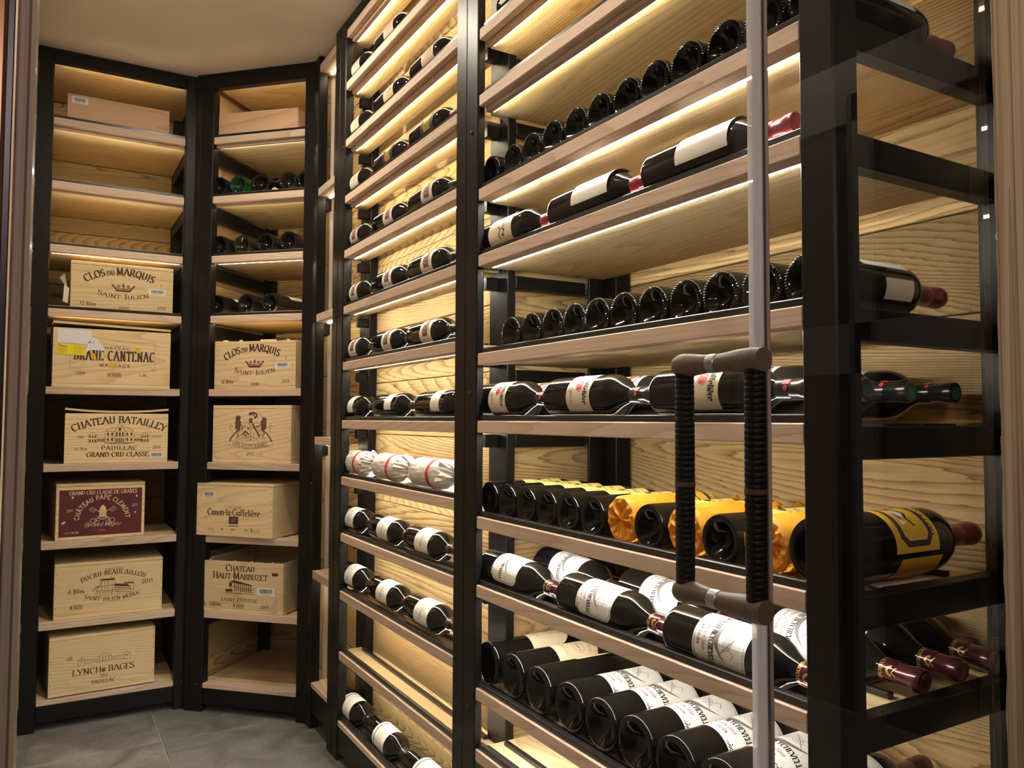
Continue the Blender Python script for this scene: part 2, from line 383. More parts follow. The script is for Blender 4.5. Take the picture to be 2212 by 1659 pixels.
g('l', .26, [(.13, 0), (.13, 1)]); g('n', .54, [(.1, 0), (.1, .62)], [(.1, .4)]+arc(.27, .42, .17, .2, 160, 0, 7)+[(.44, 0)])
g('o', .52, arc(.26, .31, .2, .31, 90, 450, 16)); g('r', .38, [(.1, 0), (.1, .62)], [(.1, .4)]+arc(.26, .44, .16, .18, 160, 50, 5)); g('s', .44, arc(.22, .46, .14, .16, 40, 240, 6)+arc(.22, .16, .16, .16, 60, -150, 6))
g('u', .54, [(.1, .62), (.1, .2)]+arc(.27, .2, .17, .2, 180, 360, 7)+[(.44, .62)]); g('z', .46, [(.06, .6), (.4, .6), (.06, 0), (.42, 0)]); g('x', .46, [(.05, .6), (.41, 0)], [(.05, 0), (.41, .6)])
g('m', .78, [(.1, 0), (.1, .62)], [(.1, .4)]+arc(.25, .44, .15, .18, 160, 0, 6)+[(.4, 0)], [(.4, .4)]+arc(.55, .44, .15, .18, 160, 0, 6)+[(.7, 0)]); g('t', .36, [(.16, .9), (.16, .08), (.3, .02)], [(.02, .62), (.32, .62)])
g('è', .52, [(.07, .33), (.45, .36)]+arc(.26, .31, .19, .31, 10, 310, 12), [(.16, .95), (.32, .75)]); g('É', .62, [(.12, 0), (.12, 1)], [(.12, 1), (.54, 1), (.56, .86)], [(.12, .52), (.44, .52)], [(.12, 0), (.56, 0), (.58, .15)], [(.26, 1.12), (.44, 1.28)], s=[(.08, 0), (.08, 1)])
g('Â', .78, [(.03, 0), (.39, 1), (.75, 0)], [(.16, .34), (.62, .34)], [(.22, 1.1), (.39, 1.26), (.56, 1.1)], s=[(.03, 0), (.75, 0)])
class Ink:
    """flat print: 2-D shapes in metres, mapped later onto a face or round a bottle"""
    def __init__(s): s.p = []
    def poly(s, pts): s.p.append(list(pts))
    def line(s, pts, w, closed=False, nib=None):
        pts = list(pts)+([pts[0]] if closed else [])
        for (x0, y0), (x1, y1) in zip(pts, pts[1:]):
            dx, dy = x1-x0, y1-y0; l = sqrt(dx*dx+dy*dy)
            if l < 1e-9: continue
            ww = w
            if nib: ww = max(nib*w, w*abs(sin(atan2(dy, dx)-radians(18))))
            ex, ey = dx/l*ww*.25, dy/l*ww*.25; nx, ny = -dy/l*ww/2, dx/l*ww/2
            s.p.append([(x0-ex+nx, y0-ey+ny), (x0-ex-nx, y0-ey-ny), (x1+ex-nx, y1+ey-ny), (x1+ex+nx, y1+ey+ny)])
    def rect(s, x0, y0, x1, y1, w=None):
        if w: s.line([(x0, y0), (x1, y0), (x1, y1), (x0, y1)], w, True)
        else: s.poly([(x0, y0), (x1, y0), (x1, y1), (x0, y1)])
    def disc(s, x, y, r, n=8, ry=None): s.poly([(x+r*cos(2*pi*i/n), y+(ry or r)*sin(2*pi*i/n)) for i in range(n)])
    def width(s, t, h, sp=.06, smallcaps=0, cond=1.0):
        return sum((G.get(c, G['-'])[0]*cond+sp)*h*(1 if not smallcaps or first else smallcaps) for c, first in s._sc(t))
    def _sc(s, t):
        out = []; prev = ' '
        for c in t: out.append((c, prev in ' -' or c == ' ')); prev = c
        return out
    def text(s, t, x, y, h, sp=.06, w=.15, serif=True, anchor='c', radius=None, smallcaps=0, cond=1.0, slant=0, rot=0, fit=None):
        """radius > 0: arch over a centre below; radius < 0: bowl"""
        nib = .32 if serif else None
        W = s.width(t, h, sp, smallcaps, cond)
        if fit: cond *= fit/W; W = s.width(t, h, sp, smallcaps, cond)
        cx = -W/2 if anchor == 'c' else (0 if anchor == 'l' else -W)
        for c, first in s._sc(t):
            hh = h*(1 if not smallcaps or first else smallcaps)
            gw, strokes, ser = G.get(c, G['-'])
            adv = (gw*cond+sp)*hh
            if radius:
                a = (cx+adv/2)/radius; ca, sa = cos(-a), sin(-a)
                def tf(px, py, cx=cx, adv=adv, a=a, ca=ca, sa=sa):
                    lx, ly = px-adv/2, py; return (x+radius*sin(a)+lx*ca-ly*sa, y-radius+radius*cos(a)+lx*sa+ly*ca)
            else:
                def tf(px, py, cx=cx):
                    px, py = cx+px+py*slant, py; return (x+px*cos(rot)-py*sin(rot), y+px*sin(rot)+py*cos(rot))
            for st in strokes:
                n0 = len(s.p); s.line([(px*hh*cond+sp*hh/2, py*hh) for px, py in st], w*hh, nib=nib)
                for k in range(n0, len(s.p)): s.p[k] = [tf(*q) for q in s.p[k]]
            if serif:
                for px, py in ser:
                    q = .13*hh; e = .05*hh; px, py = px*hh*cond+sp*hh/2, py*hh; py = py-e if py > .5*hh else py
                    s.p.append([tf(px-q, py), tf(px+q, py), tf(px+q, py+e), tf(px-q, py+e)])
            cx += adv
    def mesh(s, name, mat, fn, step=None):
        m = MB(); polys = s.p
        if step:            # split long strokes so that they follow a curved surface
            polys = []
            for p in s.p:
                if len(p) != 4: polys.append(p); continue
                a, b, c, d = p
                nu = max(1, math.ceil(max(abs(b[0]-a[0]), abs(c[0]-d[0]))/step)); nv = max(1, math.ceil(max(abs(d[0]-a[0]), abs(c[0]-b[0]))/step))
                def q(u, v): return tuple((a[k]*(1-u)+b[k]*u)*(1-v)+(d[k]*(1-u)+c[k]*u)*v for k in (0, 1))
                for i in range(nu):
                    for j in range(nv): polys.append([q(i/nu, j/nv), q((i+1)/nu, j/nv), q((i+1)/nu, (j+1)/nv), q(i/nu, (j+1)/nv)])
        for p in polys:
            area = sum(a[0]*b[1]-b[0]*a[1] for a, b in zip(p, p[1:]+p[:1]))
            m.quad(*[fn(*q) for q in (p if area > 0 else p[::-1])])
        return m.mesh(name, mat)
def face_map(d=.0005): return lambda x, y: (x, -d, y)
def cyl_map(R, zc, d=.0007): return lambda x, y: ((R+d)*cos(-pi/2+x/R), (R+d)*sin(-pi/2+x/R), zc+y)

# ================================================================== THE ROOM
def structure(o): o['kind'] = 'structure'; return o
def slab(name, mat, x0, x1, y0, y1, z0, z1): return structure(cbox_obj(name, mat, None, x0, x1, y0, y1, z0, z1, .001))
floor = slab('floor', 'grout', -.95, 1.40, -1.4, 4.0, -.05, -.003)
tx = [-.83, -.23, .37, .97, 1.40]; ty = [-1.245, -.645, -.045, .555, 1.155, 1.755, 2.355, 2.955, 3.555, 4.0]
for a, b in zip(tx, tx[1:]):
    for c, d in zip(ty, ty[1:]):
        m = MB(); m.cbox(0, b-a-.003, 0, d-c-.003, 0, .006, .0008)
        m.build('tile', 'tile_grey', floor, (a+.0015+.95, c+.0015+1.4, -.006+.05))
slab('ceiling', 'ceiling_plaster', -.95, 1.40, -1.4, 4.0, 2.42, 2.47)
slab('wall_left', 'wall_plaster', -.16, -.066, .64, 4.0, 0, 2.42)
cbl = slab('baseboard_left', 'crate_wood', -.066, -.055, .70, 3.19, 0, .125)
def clad(name, origin, rz, length, z0, z1, mat='old_wood', hmin=.16, hmax=.25, seed=0, split=None):
    """a wall: backing board with separate old planks; local x along the wall, +y into the wall"""
    rnd = random.Random(seed)
    w = MB(); w.box(0, length, .024, .04, z0, z1)
    o = structure(w.build(name, 'wall_plaster', None, origin, rz=rz))
    z = z0
    while z < z1-.01:
        h = min(rnd.uniform(hmin, hmax), z1-z)
        if z1-z-h < .06: h = z1-z
        cuts = [0]+([rnd.uniform(.3, .7)*length] if split and rnd.random() < split else [])+[length]
        for a, b in zip(cuts, cuts[1:]):
            m = MB(); y = rnd.uniform(0, .0025)
            m.cbox(0, b-a-.002, 0, .022-y, 0, h-.0022, .0016)
            m.build('plank', mat, o, (a, y, z))
        z += h
    return o
clad('wall_back', (-.06, 3.73, 0), 0, 1.0, 0, 2.42, seed=3)
wr = clad('wall_right', (.956, 3.30, 0), radians(-90), 1.665, 0, 2.42, seed=11)
clad('wall_alcove_side', (.956, 1.626, 0), 0, .32, 0, 2.42, seed=5)
clad('wall_alcove_back', (1.251, 1.64, 0), radians(-90), 1.06, 0, 2.42, seed=23)
O_B = Vector((.489, 3.216, 0)); RB = radians(-45)
def bw(s, t, z=0): return O_B+Vector((s*cos(RB)-t*sin(RB), s*sin(RB)+t*cos(RB), z))
clad('wall_corner_side', bw(-.004, .02), radians(45), .52, 0, 2.42, seed=31)
clad('wall_corner_back', bw(-.02, .505), RB, .60, 0, 2.42, seed=37)
clad('wall_corner_end', bw(.515, .52), radians(225), .50, 0, 2.42, seed=41)  # hidden side wall, put in to block light

# ================================================================== THE RACKS
SHMESH = {}
def bolt(parent, x, y, z, r=.0045):
    if 'bolt' not in SHMESH:
        m = MB(); n = 10; prof = [(0, .0042), (.003, .004), (.0045, .0022), (.005, 0)]
        m.lathe(prof[::-1], n); me = m.mesh('bolt', 'bolt_steel', 60)
        for v in me.vertices: v.co = Vector((v.co.x, -v.co.z, v.co.y))
        SHMESH['bolt'] = me
    return put('bolt', SHMESH['bolt'], parent, (x, y, z))
def shelf(u, z, s0, s1, b0, b1, depth, led=True, step=False, rails=(), front_rail=True, lip=True, beam=None, railh=.009, board=.027, ptop=.010):
    pl = cbox_obj('shelf', 'plank_wood', u, s0, s1, .046, depth, z-.030, z-ptop, .0012)
    pk = (.015/(.030-ptop), .005) if step else ((.0205-ptop)/(.030-ptop), .0095)
    pl.data.transform(Matrix.Translation((0, 0, pk[1])) @ Matrix.Diagonal((1, 1, pk[0], 1)))
    def sub(name, mat, x0, x1, y0, y1, z0, z1, b=.001):
        return cbox_obj(name, mat, pl, x0-s0, x1-s0, y0-.046, y1-.046, z0-(z-.030), z1-(z-.030), b)
    if beam:
        sub('base_beam', 'black_steel', b0, b1, .004, .034, beam, z-.022, .002)
        sub('front_board', 'shelf_wood', b0, b1, .003, .0455, z-.021, z-.004)
    elif step:
        sub('front_board', 'shelf_wood', b0, b1, .003, .021, z-board, z, .0018)
        sub('batten', 'shelf_wood', b0, b1, .0215, .036, z-.036, z-.008)
    else:
        sub('front_board', 'shelf_wood', b0, b1, .003, .0345, z-board, z, .0018)
    if led and not beam:
        m = MB(); m.box(0, b1-b0-.012, 0, .0036 if step else .0060, 0, .007 if step else .0045)
        m.build('led_strip', 'led_warm' if step or u in (uA, globals().get('uB')) else 'led_mid' if u == globals().get('uD') else 'led_light', pl, (b0+.006-s0, .0366-.046, -.004 if step else .0045))
    if front_rail: sub('rail', 'rail_black', b0, b1, .009, .022, z+.0003, z+.0115, .0015)
    for t in rails: sub('rail', 'rail_black', b0-.005, b1+.005, t-.006, t+.006, z-ptop+.0002, z-ptop+railh, .0015)
    return pl
def posts(u, width, depth, pw=.055, pd=.032, top=2.419, right=None, rear=True, rear_w=.045, rear_d=.03):
    r = right or (pw, pd)
    cbox_obj('post', 'black_steel', u, 0, pw, 0, pd, 0, top, .003)
    cbox_obj('post', 'black_steel', u, width-r[0], width, 0, r[1], 0, top, .003)
    if rear:
        cbox_obj('rear_post', 'black_steel', u, 0, rear_w, depth, depth+rear_d, 0, top, .002)
        cbox_obj('rear_post', 'black_steel', u, width-rear_w, width, depth, depth+rear_d, 0, top, .002)
def side_bars(u, x0, x1, y0, y1, levels, top=.005, h=.040):
    for z in levels: cbox_obj('side_bar', 'black_steel', u, x0, x1, y0, y1, z-top-h, z-top, .0015)

LV = [2.17, 1.94, 1.71, 1.48, 1.2015, .926, .653, .373, .109]
LD = [2.207, 2.014, 1.826, 1.644, 1.459, 1.2757, 1.0863, .9043, .7227, .538, .3452, .1302]
LE = [2.197, 1.983, 1.829, 1.6126, 1.461, 1.2385, 1.0877, .8755, .7252, .501, .369, .16]

# --- left shelving unit, facing the glass door
uA = tag(empty('shelving_unit', (-.057, 3.25, 0)), 'black steel and wood shelving unit holding one column of wooden cases at far left', 'shelving', 'black steel racks with wooden shelves')
WA = .552
posts(uA, WA, .435, pw=.054, pd=.045, rear_d=.04)
cbox_obj('top_beam', 'black_steel', uA, .054, WA-.054, .002, .03, 2.372, 2.419)
shelf(uA, 2.412, .012, WA-.012, .056, WA-.056, .46, led=True, front_rail=False, step=True)
for i, z in enumerate(LV):
    shelf(uA, z, .055, .508, .055, WA-.055, .465, led=i < 4, step=i < 2, front_rail=i < 4, beam=.03 if i == 8 else None, ptop=.004 if i > 3 else .006)
side_bars(uA, WA-.045, WA-.02, .05, .43, LV[:-1], top=.031)
side_bars(uA, .015, .040, .05, .43, LV[:-1], top=.031)
for z in (.42, 1.02, 1.6): bolt(uA, WA-.03, 0, z)
bolt(uA, WA-.028, 0, .10)

# --- corner shelving unit, set at 45 degrees
uB = tag(empty('shelving_unit', tuple(O_B), RB), 'black steel and wood corner shelving unit set at an angle, with cases and bottles', 'shelving', 'black steel racks with wooden shelves')
WB = .512
posts(uB, WB, .455, pw=.055, pd=.04, right=(.068, .045))
cbox_obj('corner_strip', 'black_steel', uB, -.021, -.0005, .0, .012, 0, 2.419, .001)
cbox_obj('top_beam', 'black_steel', uB, .055, WB-.068, .002, .03, 2.360, 2.419)
shelf(uB, 2.41, .03, WB-.03, .056, WB-.069, .45, led=True, front_rail=False, step=True)
for i, z in enumerate(LV):
    shelf(uB, z, .03, WB-.03, .056, WB-.069, .45, led=i < 4, step=i < 2, front_rail=i < 4, beam=.03 if i == 8 else None, ptop=.004 if i > 3 else .006)
side_bars(uB, .004, .028, .045, .45, LV[:-1], top=.031)
bolt(uB, .03, 0, .10); bolt(uB, WB-.03, 0, 1.28); bolt(uB, WB-.03, 0, .11)

# --- narrow rack between the corner unit and the middle rack
uC = tag(empty('shelving_unit', (.83, 2.868, 0), radians(-90)), 'narrow black rack bay squeezed between corner unit and middle rack', 'shelving', 'black steel racks with wooden shelves')
WC = .295
posts(uC, WC, .098, pw=.05, pd=.034, rear_d=.022, rear_w=.05)
for i, z in enumerate((2.385, 1.926, 1.467, 1.027, .553, .162)):
    pl = cbox_obj('shelf', 'plank_wood', uC, .03, WC-.118, .036, .095, z-.028, z-.002)
    fb = cbox_obj('front_board', 'shelf_wood', pl, .02, WC-.08, -.033, -.001, 0 if z > .2 else .012, .028)
    if z > .2:
        m = MB(); m.box(0, .11, 0, .007, 0, .004); m.build('led_strip', 'led_warm', pl, (.03, .006, -.0042))
    else: cbox_obj('base_beam', 'black_steel', pl, .02, WC-.08, -.030, -.004, -.075, .011)
side_bars(uC, .006, .026, .034, .098, (1.926, 1.467, 1.027), top=.03)
for z in (.36, .86, 1.38, 2.06): bolt(uC, .03, 0, z)

# --- middle rack, one bottle deep
uD = tag(empty('wine_rack', (.83, 2.571, 0), radians(-90)), 'tall shallow middle wine rack with three bottles lying along each shelf', 'wine rack', 'black steel racks with wooden shelves')
WD = .941
posts(uD, WD, .098, pw=.055, pd=.03, rear=False)
cbox_obj('rear_post', 'black_steel', uD, -.003, .043, .098, .124, 0, 2.40, .002)
cbox_obj('rear_post', 'black_steel', uD, WD-.060, WD+.028, .096, .118, 0, 2.40, .002)
cbox_obj('top_beam', 'black_steel', uD, .055, WD-.055, .002, .02, 2.389, 2.419)
shelf(uD, 2.385, .01, WD-.01, .0555, WD-.0555, .096, led=True, front_rail=False, step=True)
for i, z in enumerate(LD):
    shelf(uD, z, .01, WD-.01, .0555, WD-.0555, .096, led=True, step=i < 3, rails=(.088,) if i in (10,) else (.035, .085), beam=.03 if i == 11 else None)
side_bars(uD, .012, .034, .062, .097, LD[:-1], top=.031, h=.03); side_bars(uD, WD-.034, WD-.012, .062, .095, LD[:-1], top=.031, h=.03)
for z in (.27, .62, 2.36): bolt(uD, .02, 0, z)
for z in (.10, .36, 1.99): bolt(uD, .045, 0, z)

# --- near rack, deep, behind the side pane
uE = tag(empty('wine_rack', (.83, 1.6315, 0), radians(-90)), 'wide deep wine rack nearest the glass, with bottles in alternating rows', 'wine rack', 'black steel racks with wooden shelves')
WE = .9985
posts(uE, WE, .37, pw=.056, pd=.02, right=(.053, .048), rear=False)
cbox_obj('rear_post', 'black_steel', uE, .034, .042, .322, .372, 0, 2.40, .0015)
cbox_obj('rear_post', 'black_steel', uE, .034, .084, .372, .416, 0, 2.40, .002)
cbox_obj('rear_post', 'black_steel', uE, WE-.035, WE-.002, .372, .416, 0, 2.40, .002)
for i, z in enumerate(LE):
    lying = i in (2, 4, 6, 8, 10)
    rl = (.035, .085, .165, .245, .325) if lying else (.040, .30)
    shelf(uE, z, .030, WE-.037, .0565, WE-.0535, .366, led=True, step=i < 3, rails=rl, railh=.0095)
side_bars(uE, .006, .028, .12, .32, LE, top=.031, h=.03)
side_bars(uE, WE-.033, WE-.006, .049, .371, LE, top=.004, h=.042)
for z in (.45, 1.15, 1.75): bolt(uE, .028, 0, z)

# ================================================================== GLASS FRONT
def pane(name, x0, x1, label):
    m = MB(); m.box(0, x1-x0, 0, .008, 0, 2.36)
    return m.build(name, 'pane_glass', None, (x0, .605, .02))
door = tag(empty('glass_door', (-.008, .605, 0)), 'frameless clear glass door with vertical handle pair', 'glass door')
m = MB(); m.box(-.002, .667, 0, .008, .02, 2.38); m.build('glass_panel', 'pane_glass', door)
# closing-edge seal: fluted bright strip
def strip(name, mat, x0, x1, prof, z0, z1, parent, y0):
    m = MB(); k = len(prof); P = [(x0+(x1-x0)*a, y0-b) for a, b in prof]
    P2 = P+[(x1, y0+.010), (x0, y0+.010)]
    n = len(P2)
    for i in range(n):
        a, b = P2[i], P2[(i+1) % n]; m.quad((a[0], a[1], z0), (b[0], b[1], z0), (b[0], b[1], z1), (a[0], a[1], z1))
    m.quad(*[(p[0], p[1], z1) for p in P2]); m.quad(*[(p[0], p[1], z0) for p in P2[::-1]])
    return m.build(name, mat, parent)
fl = [(0, 0), (.05, .004), (.2, .006), (.33, .002), (.36, .001), (.40, .003), (.52, .0055), (.66, .002), (.70, .001), (.78, .0035), (.9, .003), (1, 0)]
strip('edge_seal', 'seal_clear', .668, .6755, [(0, 0), (.1, .004), (.5, .006), (.9, .004), (1, .001)], .02, 2.38, door, .0)
strip('edge_profile', 'chrome', .6757, .6810, [(0, .001), (.15, .004), (.5, .0052), (.85, .004), (1, .001)], .02, 2.38, door, .0)
strip('edge_gasket', 'seal_plastic', .6812, .6870, [(0, .001), (.2, .0035), (.8, .0035), (1, 0)], .02, 2.38, door, .0)
strip('seal_lip', 'seal_dark', .6872, .6925, [(0, 0), (.5, .0015), (1, 0)], .02, 2.38, door, .002)
hs = strip('hinge_seal', 'seal_plastic', -.0145, -.0025, [(0, 0), (.1, .004), (.35, .005), (.55, .003), (.6, .001), (.68, .0045), (.9, .003), (1, 0)], .02, 2.38, door, .0)
# handle: turned wooden grips through the glass, wrapped bars on both faces
XH, ZT, ZB = .610, 1.150, .906
def grip(z):
    pr = [(0, -.0665), (.0108, -.0665), (.0116, -.060), (.0118, -.048), (.0112, -.035), (.0096, -.020), (.0086, -.0075)]
    pr2 = [(.0086, .0075), (.0094, .018), (.0112, .034), (.0118, .043), (.0112, .051), (.0098, .055), (.006, .0585), (0, .059)]
    for p in ([(r*1.1, z) for r, z in pr], [(r*1.1, z) for r, z in pr2]):
        m = MB(); m.lathe(p, 28); me = m.mesh('wooden_grip', 'grip_wood', 50)
        for v in me.vertices: v.co = Vector((v.co.x, v.co.z, -v.co.y))
        put('wooden_grip', me, door, (XH, .004, z))
    m = MB(); m.lathe([(.0085, -.0074), (.0100, -.006), (.0102, 0), (.0100, .006), (.0085, .0074)], 28); me = m.mesh('collar', 'collar_metal', 40)
    for v in me.vertices: v.co = Vector((v.co.x, v.co.z, -v.co.y))
    put('collar', me, door, (XH, .004, z))
grip(ZT); grip(ZB)
def bar(y):
    L = ZT-ZB-.016; pr = []; n = 38
    for i in range(n):
        z0 = L*i/n; bulge = .0005*sin(pi*i/n)
        for q, r in ((.0, .0097), (.14, .0102), (.5, .0103), (.86, .0102)): pr.append((r+bulge, z0+q*L/n))
    pr.append((.0091, L))
    m = MB(); m.lathe(pr, 24)
    o = m.build('handle_bar', 'leather_black', door, (XH, y, ZB+.008), smooth=40)
    m = MB(); m.lathe([(.0098, -.003), (.0112, -.0025), (.0112, .0025), (.0098, .003)], 24); m.build('leather_ring', 'leather_band', o, (0, 0, L*.47), smooth=40)
bar(.004-.055); bar(.004+.045)
fix = tag(empty('glass_panel', (.686, .605, 0)), 'fixed clear glass side pane in front of the near rack', 'glass panel')
m = MB(); m.box(0, .432, 0, .008, .02, 2.38); m.build('glass_pane', 'pane_glass', fix)
# old timber jamb on the right with a rough edge
jm = MB(); rnd = random.Random(5); NZ = 90
prev = 0
for i in range(NZ):
    z0, z1 = 2.41*i/NZ, 2.41*(i+1)/NZ
    e0 = prev; e1 = .0012*sin(i*.7)+.0010*sin(i*1.9+1)+rnd.uniform(-.0008, .0008); prev = e1
    if i in (38, 39): e1 -= .0025
    a0, a1 = (1.1165+e0, .598), (1.1165+e1, .598)
    jm.quad((a0[0]-1.1165, 0, z0), (.28, 0, z0), (.28, 0, z1), (a1[0]-1.1165, 0, z1))
    jm.quad((a0[0]-1.1165, 0, z0), (a1[0]-1.1165, 0, z1), (a1[0]-1.1165+.094, .045, z1), (a0[0]-1.1165+.094, .045, z0))
jm.quad((.094, .045, 0), (.094, .045, 2.41), (.28, .045, 2.41), (.28, .045, 0))
for v in range(len(jm.v)):     # grain along local x: lay the timber down, then stand it up
    x, y, z = jm.v[v]; jm.v[v] = (z, y, -x)
jo = jm.build('trim_1', 'jamb_wood', None, (1.1165, .596, .0)); jo.rotation_euler = (0, radians(-90), 0); structure(jo)
tj = MB(); tj.cbox(0, 2.41, 0, .05, 0, .05, .002); tjo = tj.build('trim_2', 'jamb_lacquer', None, (-.0275, .595, 0)); tjo.rotation_euler = (0, radians(-90), 0); structure(tjo)
bs = MB(); bs.cbox(-.0272, -.0232, -.006, .001, .0, 2.38, .0005)
structure(bs.build('trim_3', 'seal_dark', None, (0, .594, .02)))
ring = MB(); ring.tube([(.0032*cos(radians(a)), 0, .0045*sin(radians(a))) for a in range(60, 320, 20)], .0009, 6)
tag(ring.build('screw_hook', 'paper_cream', None, (1.114, .5925, 1.343)), 'tiny pale screw hook on the edge of the old timber jamb', 'hook')

# outer room beside the camera: right wall with a pale panelled door (seen mirrored in the pane)
ow = slab('wall_outer_right', 'outer_wall', 1.95, 2.02, -1.4, .60, 0, 2.42)
d1 = structure(cbox_obj('door_1', 'outer_wall', None, 1.925, 1.949, -.62, .30, 0, 2.10))
for y0, y1, z0, z1 in ((-.62, -.52, 0, 2.10), (.20, .30, 0, 2.10), (-.19, -.12, .30, 2.0), (-.52, .20, 1.92, 2.10), (-.52, .20, 1.22, 1.36), (-.52, .20, 0, .30)):
    cbox_obj('door_rail', 'door_paint', d1, -.018, -.001, y0+.62, y1+.62, z0, z1, .002)
# recessed downlight rim in the cellar ceiling
m = MB(); m.lathe([(.040, 0), (.041, -.004), (.055, -.0045), (.058, 0)], 28)
tag(m.build('ceiling_spot', 'chrome', None, (.42, 2.32, 2.4195), smooth=40), 'recessed round spotlight rim in the cellar ceiling near the corner', 'lamp')
# unseen dome light added above the frame, to brighten the ceiling's near end
cl = tag(empty('ceiling_fill', (.36, .98, 2.42)), 'small round light added under the cellar ceiling to brighten its near end', 'lamp')
m = MB(); m.lathe([(0, -.012), (.075, -.012), (.08, -.006), (.08, 0), (0, 0)], 28); m.build('base_ring', 'chrome', cl, smooth=40)
m = MB(); m.lathe([(.070*cos(radians(a)), -.014-.045*sin(radians(a))) for a in range(0, 91, 10)][::-1], 28); m.build('fill_dome', 'fill_glow', cl, smooth=60)

# ================================================================== WOODEN WINE CASES
def barcode(parent, x, y, w=.05, h=.022, plainbar=False):
    """white sticker with printed bars"""
    m = MB(); d = .0006; m.cur = 0
    m.quad((x, -d, y), (x+w, -d, y), (x+w, -d, y+h), (x, -d, y+h)); m.cur = 1
    rnd = random.Random(int(x*1e5)); q = x+w*.14
    while q < x+w*.84:
        bwid = rnd.choice((.0006, .0009, .0013)); m.quad((q, -d-.0002, y+h*.34), (q+bwid, -d-.0002, y+h*.34), (q+bwid, -d-.0002, y+h*.84), (q, -d-.0002, y+h*.84)); q += bwid+rnd.choice((.0005, .0008, .0011))
    q = x+w*.2
    while q < x+w*.75: m.quad((q, -d-.0002, y+h*.14), (q+.0012, -d-.0002, y+h*.14), (q+.0012, -d-.0002, y+h*.22), (q, -d-.0002, y+h*.22)); q += .0026
    return m.build('barcode_sticker', ['sticker_white', 'ink_black'], parent)
def tape(parent, name, pts, mat, d=.0009):
    m = MB(); m.quad(*[(x, -d, y) for x, y in pts]); return m.build(name, mat, parent)
def stamp(k, x, y, w, h):
    k.rect(x, y, x+w, y+h, .0008); k.disc(x+w*.14, y+h*.5, w*.06, ry=h*.32)
    for r in (.68, .3):
        q = x+w*.3
        while q < x+w*.92: k.rect(q, y+h*(r-.1), q+w*.05, y+h*(r+.12)); q += w*.075
def crown(k, x, y, w):
    a = w/2
    k.poly([(x-a*.62, y), (x+a*.62, y), (x+a*.70, y+w*.09), (x-a*.70, y+w*.09)])
    k.line(arc(x, y+w*.25, a*.72, w*.13, 200, 340, 10), w*.03); k.line(arc(x, y+w*.17, a*.68, w*.13, 200, 340, 10), w*.05)
    for s in (-1, 1):
        k.poly([(x+s*a*.55, y+w*.08), (x+s*a*.72, y+w*.09), (x+s*a, y+w*.30), (x+s*a*.8, y+w*.27)]); k.disc(x+s*a*.92, y+w*.28, w*.05)
        k.disc(x+s*a*.42, y+w*.30, w*.035); k.disc(x+s*a*.33, y+w*.25, w*.03); k.disc(x+s*a*.51, y+w*.25, w*.03); k.line([(x+s*a*.42, y+w*.15), (x+s*a*.42, y+w*.3)], w*.025)
    k.disc(x, y+w*.36, w*.035); k.disc(x-w*.05, y+w*.29, w*.035); k.disc(x+w*.05, y+w*.29, w*.035); k.line([(x, y+w*.15), (x, y+w*.36)], w*.05)
    for i in range(-5, 6): k.disc(x+i*a*.11, y+w*.15+abs(i)*.0006, w*.016)
def windows(k, x0, x1, y, n, w, h):
    for i in range(n): q = x0+(x1-x0)*(i+.5)/n; k.rect(q-w/2, y, q+w/2, y+h)
def print_on(parent, k, mat, name='printed_design'): return put(name, k.mesh(name, mat, face_map()), parent)
def case(label, loc, rz, w, h, dep, mat='crate_wood', lid='flat', base=True, bot=.012, nails=True, lidh=.011, th=.012, group='wooden wine cases'):
    """hollow case; local origin at the front bottom left corner, +y into the shelf"""
    u = tag(empty('wine_case', loc, rz), label, 'wine case', group)
    top = h-(lidh if lid in ('flat', 'ajar', 'bowed') else 0)
    fp = cbox_obj('front_panel', mat, u, th*.0, w, 0, th, bot, top-.0006, .0009)
    cbox_obj('side_panel', mat, u, 0, .010, th+.0004, dep-th, bot, top-.0006, .0009)
    cbox_obj('side_panel', mat, u, w-.010, w, th+.0004, dep-th, bot, top-.0006, .0009)
    cbox_obj('back_panel', mat, u, 0, w, dep-th+.0004, dep, bot, top-.0006, .0009)
    cbox_obj('base_panel', mat, u, 0, w, 0, dep, 0, bot-.0005, .0009)
    if lid == 'flat': cbox_obj('lid', mat, u, 0, w, 0, dep, top+.0004, h, .0009)
    if lid in ('ajar', 'bowed'):
        m = MB(); n = 12
        for i in range(n):
            def zz(q): return (.010+.010*(q-.5)**2*4-.010) if lid == 'bowed' else .013-.010*q
            a, b = i/n, (i+1)/n; za, zb = top+.002+zz(a), top+.002+zz(b)
            X0, X1 = w*a, w*b
            m.quad((X0, -.001, za), (X1, -.001, zb), (X1, -.001, zb+.0075), (X0, -.001, za+.0075))
            m.quad((X0, -.001, za+.0075), (X1, -.001, zb+.0075), (X1, dep, zb+.0075), (X0, dep, za+.0075))
            m.quad((X0, dep, za), (X1, dep, zb), (X1, -.001, zb), (X0, -.001, za))
        m.quad((0, -.001, top+.002+zz(0)), (0, -.001, top+.0095+zz(0)), (0, dep, top+.0095+zz(0)), (0, dep, top+.002+zz(0)))
        m.quad((w, -.001, top+.002+zz(1)), (w, dep, top+.002+zz(1)), (w, dep, top+.0095+zz(1)), (w, -.001, top+.0095+zz(1)))
        m.build('lid', mat, u)
    if nails:
        k = Ink()
        for q in (.16, .38, .62, .85):
            k.disc(.006, bot+(top-bot)*q, .0016, 7); k.disc(w-.006, bot+(top-bot)*q+.002, .0016, 7)
        put('nail_heads', k.mesh('nail_heads', 'bolt_steel', face_map(.0003)), fp, (0, 0, -bot))
    fp['_bot'] = bot
    return u, fp, empty_face(fp, bot)
def empty_face(fp, bot): return fp
def on_face(fp, o): o.location.z -= fp['_bot']; return o

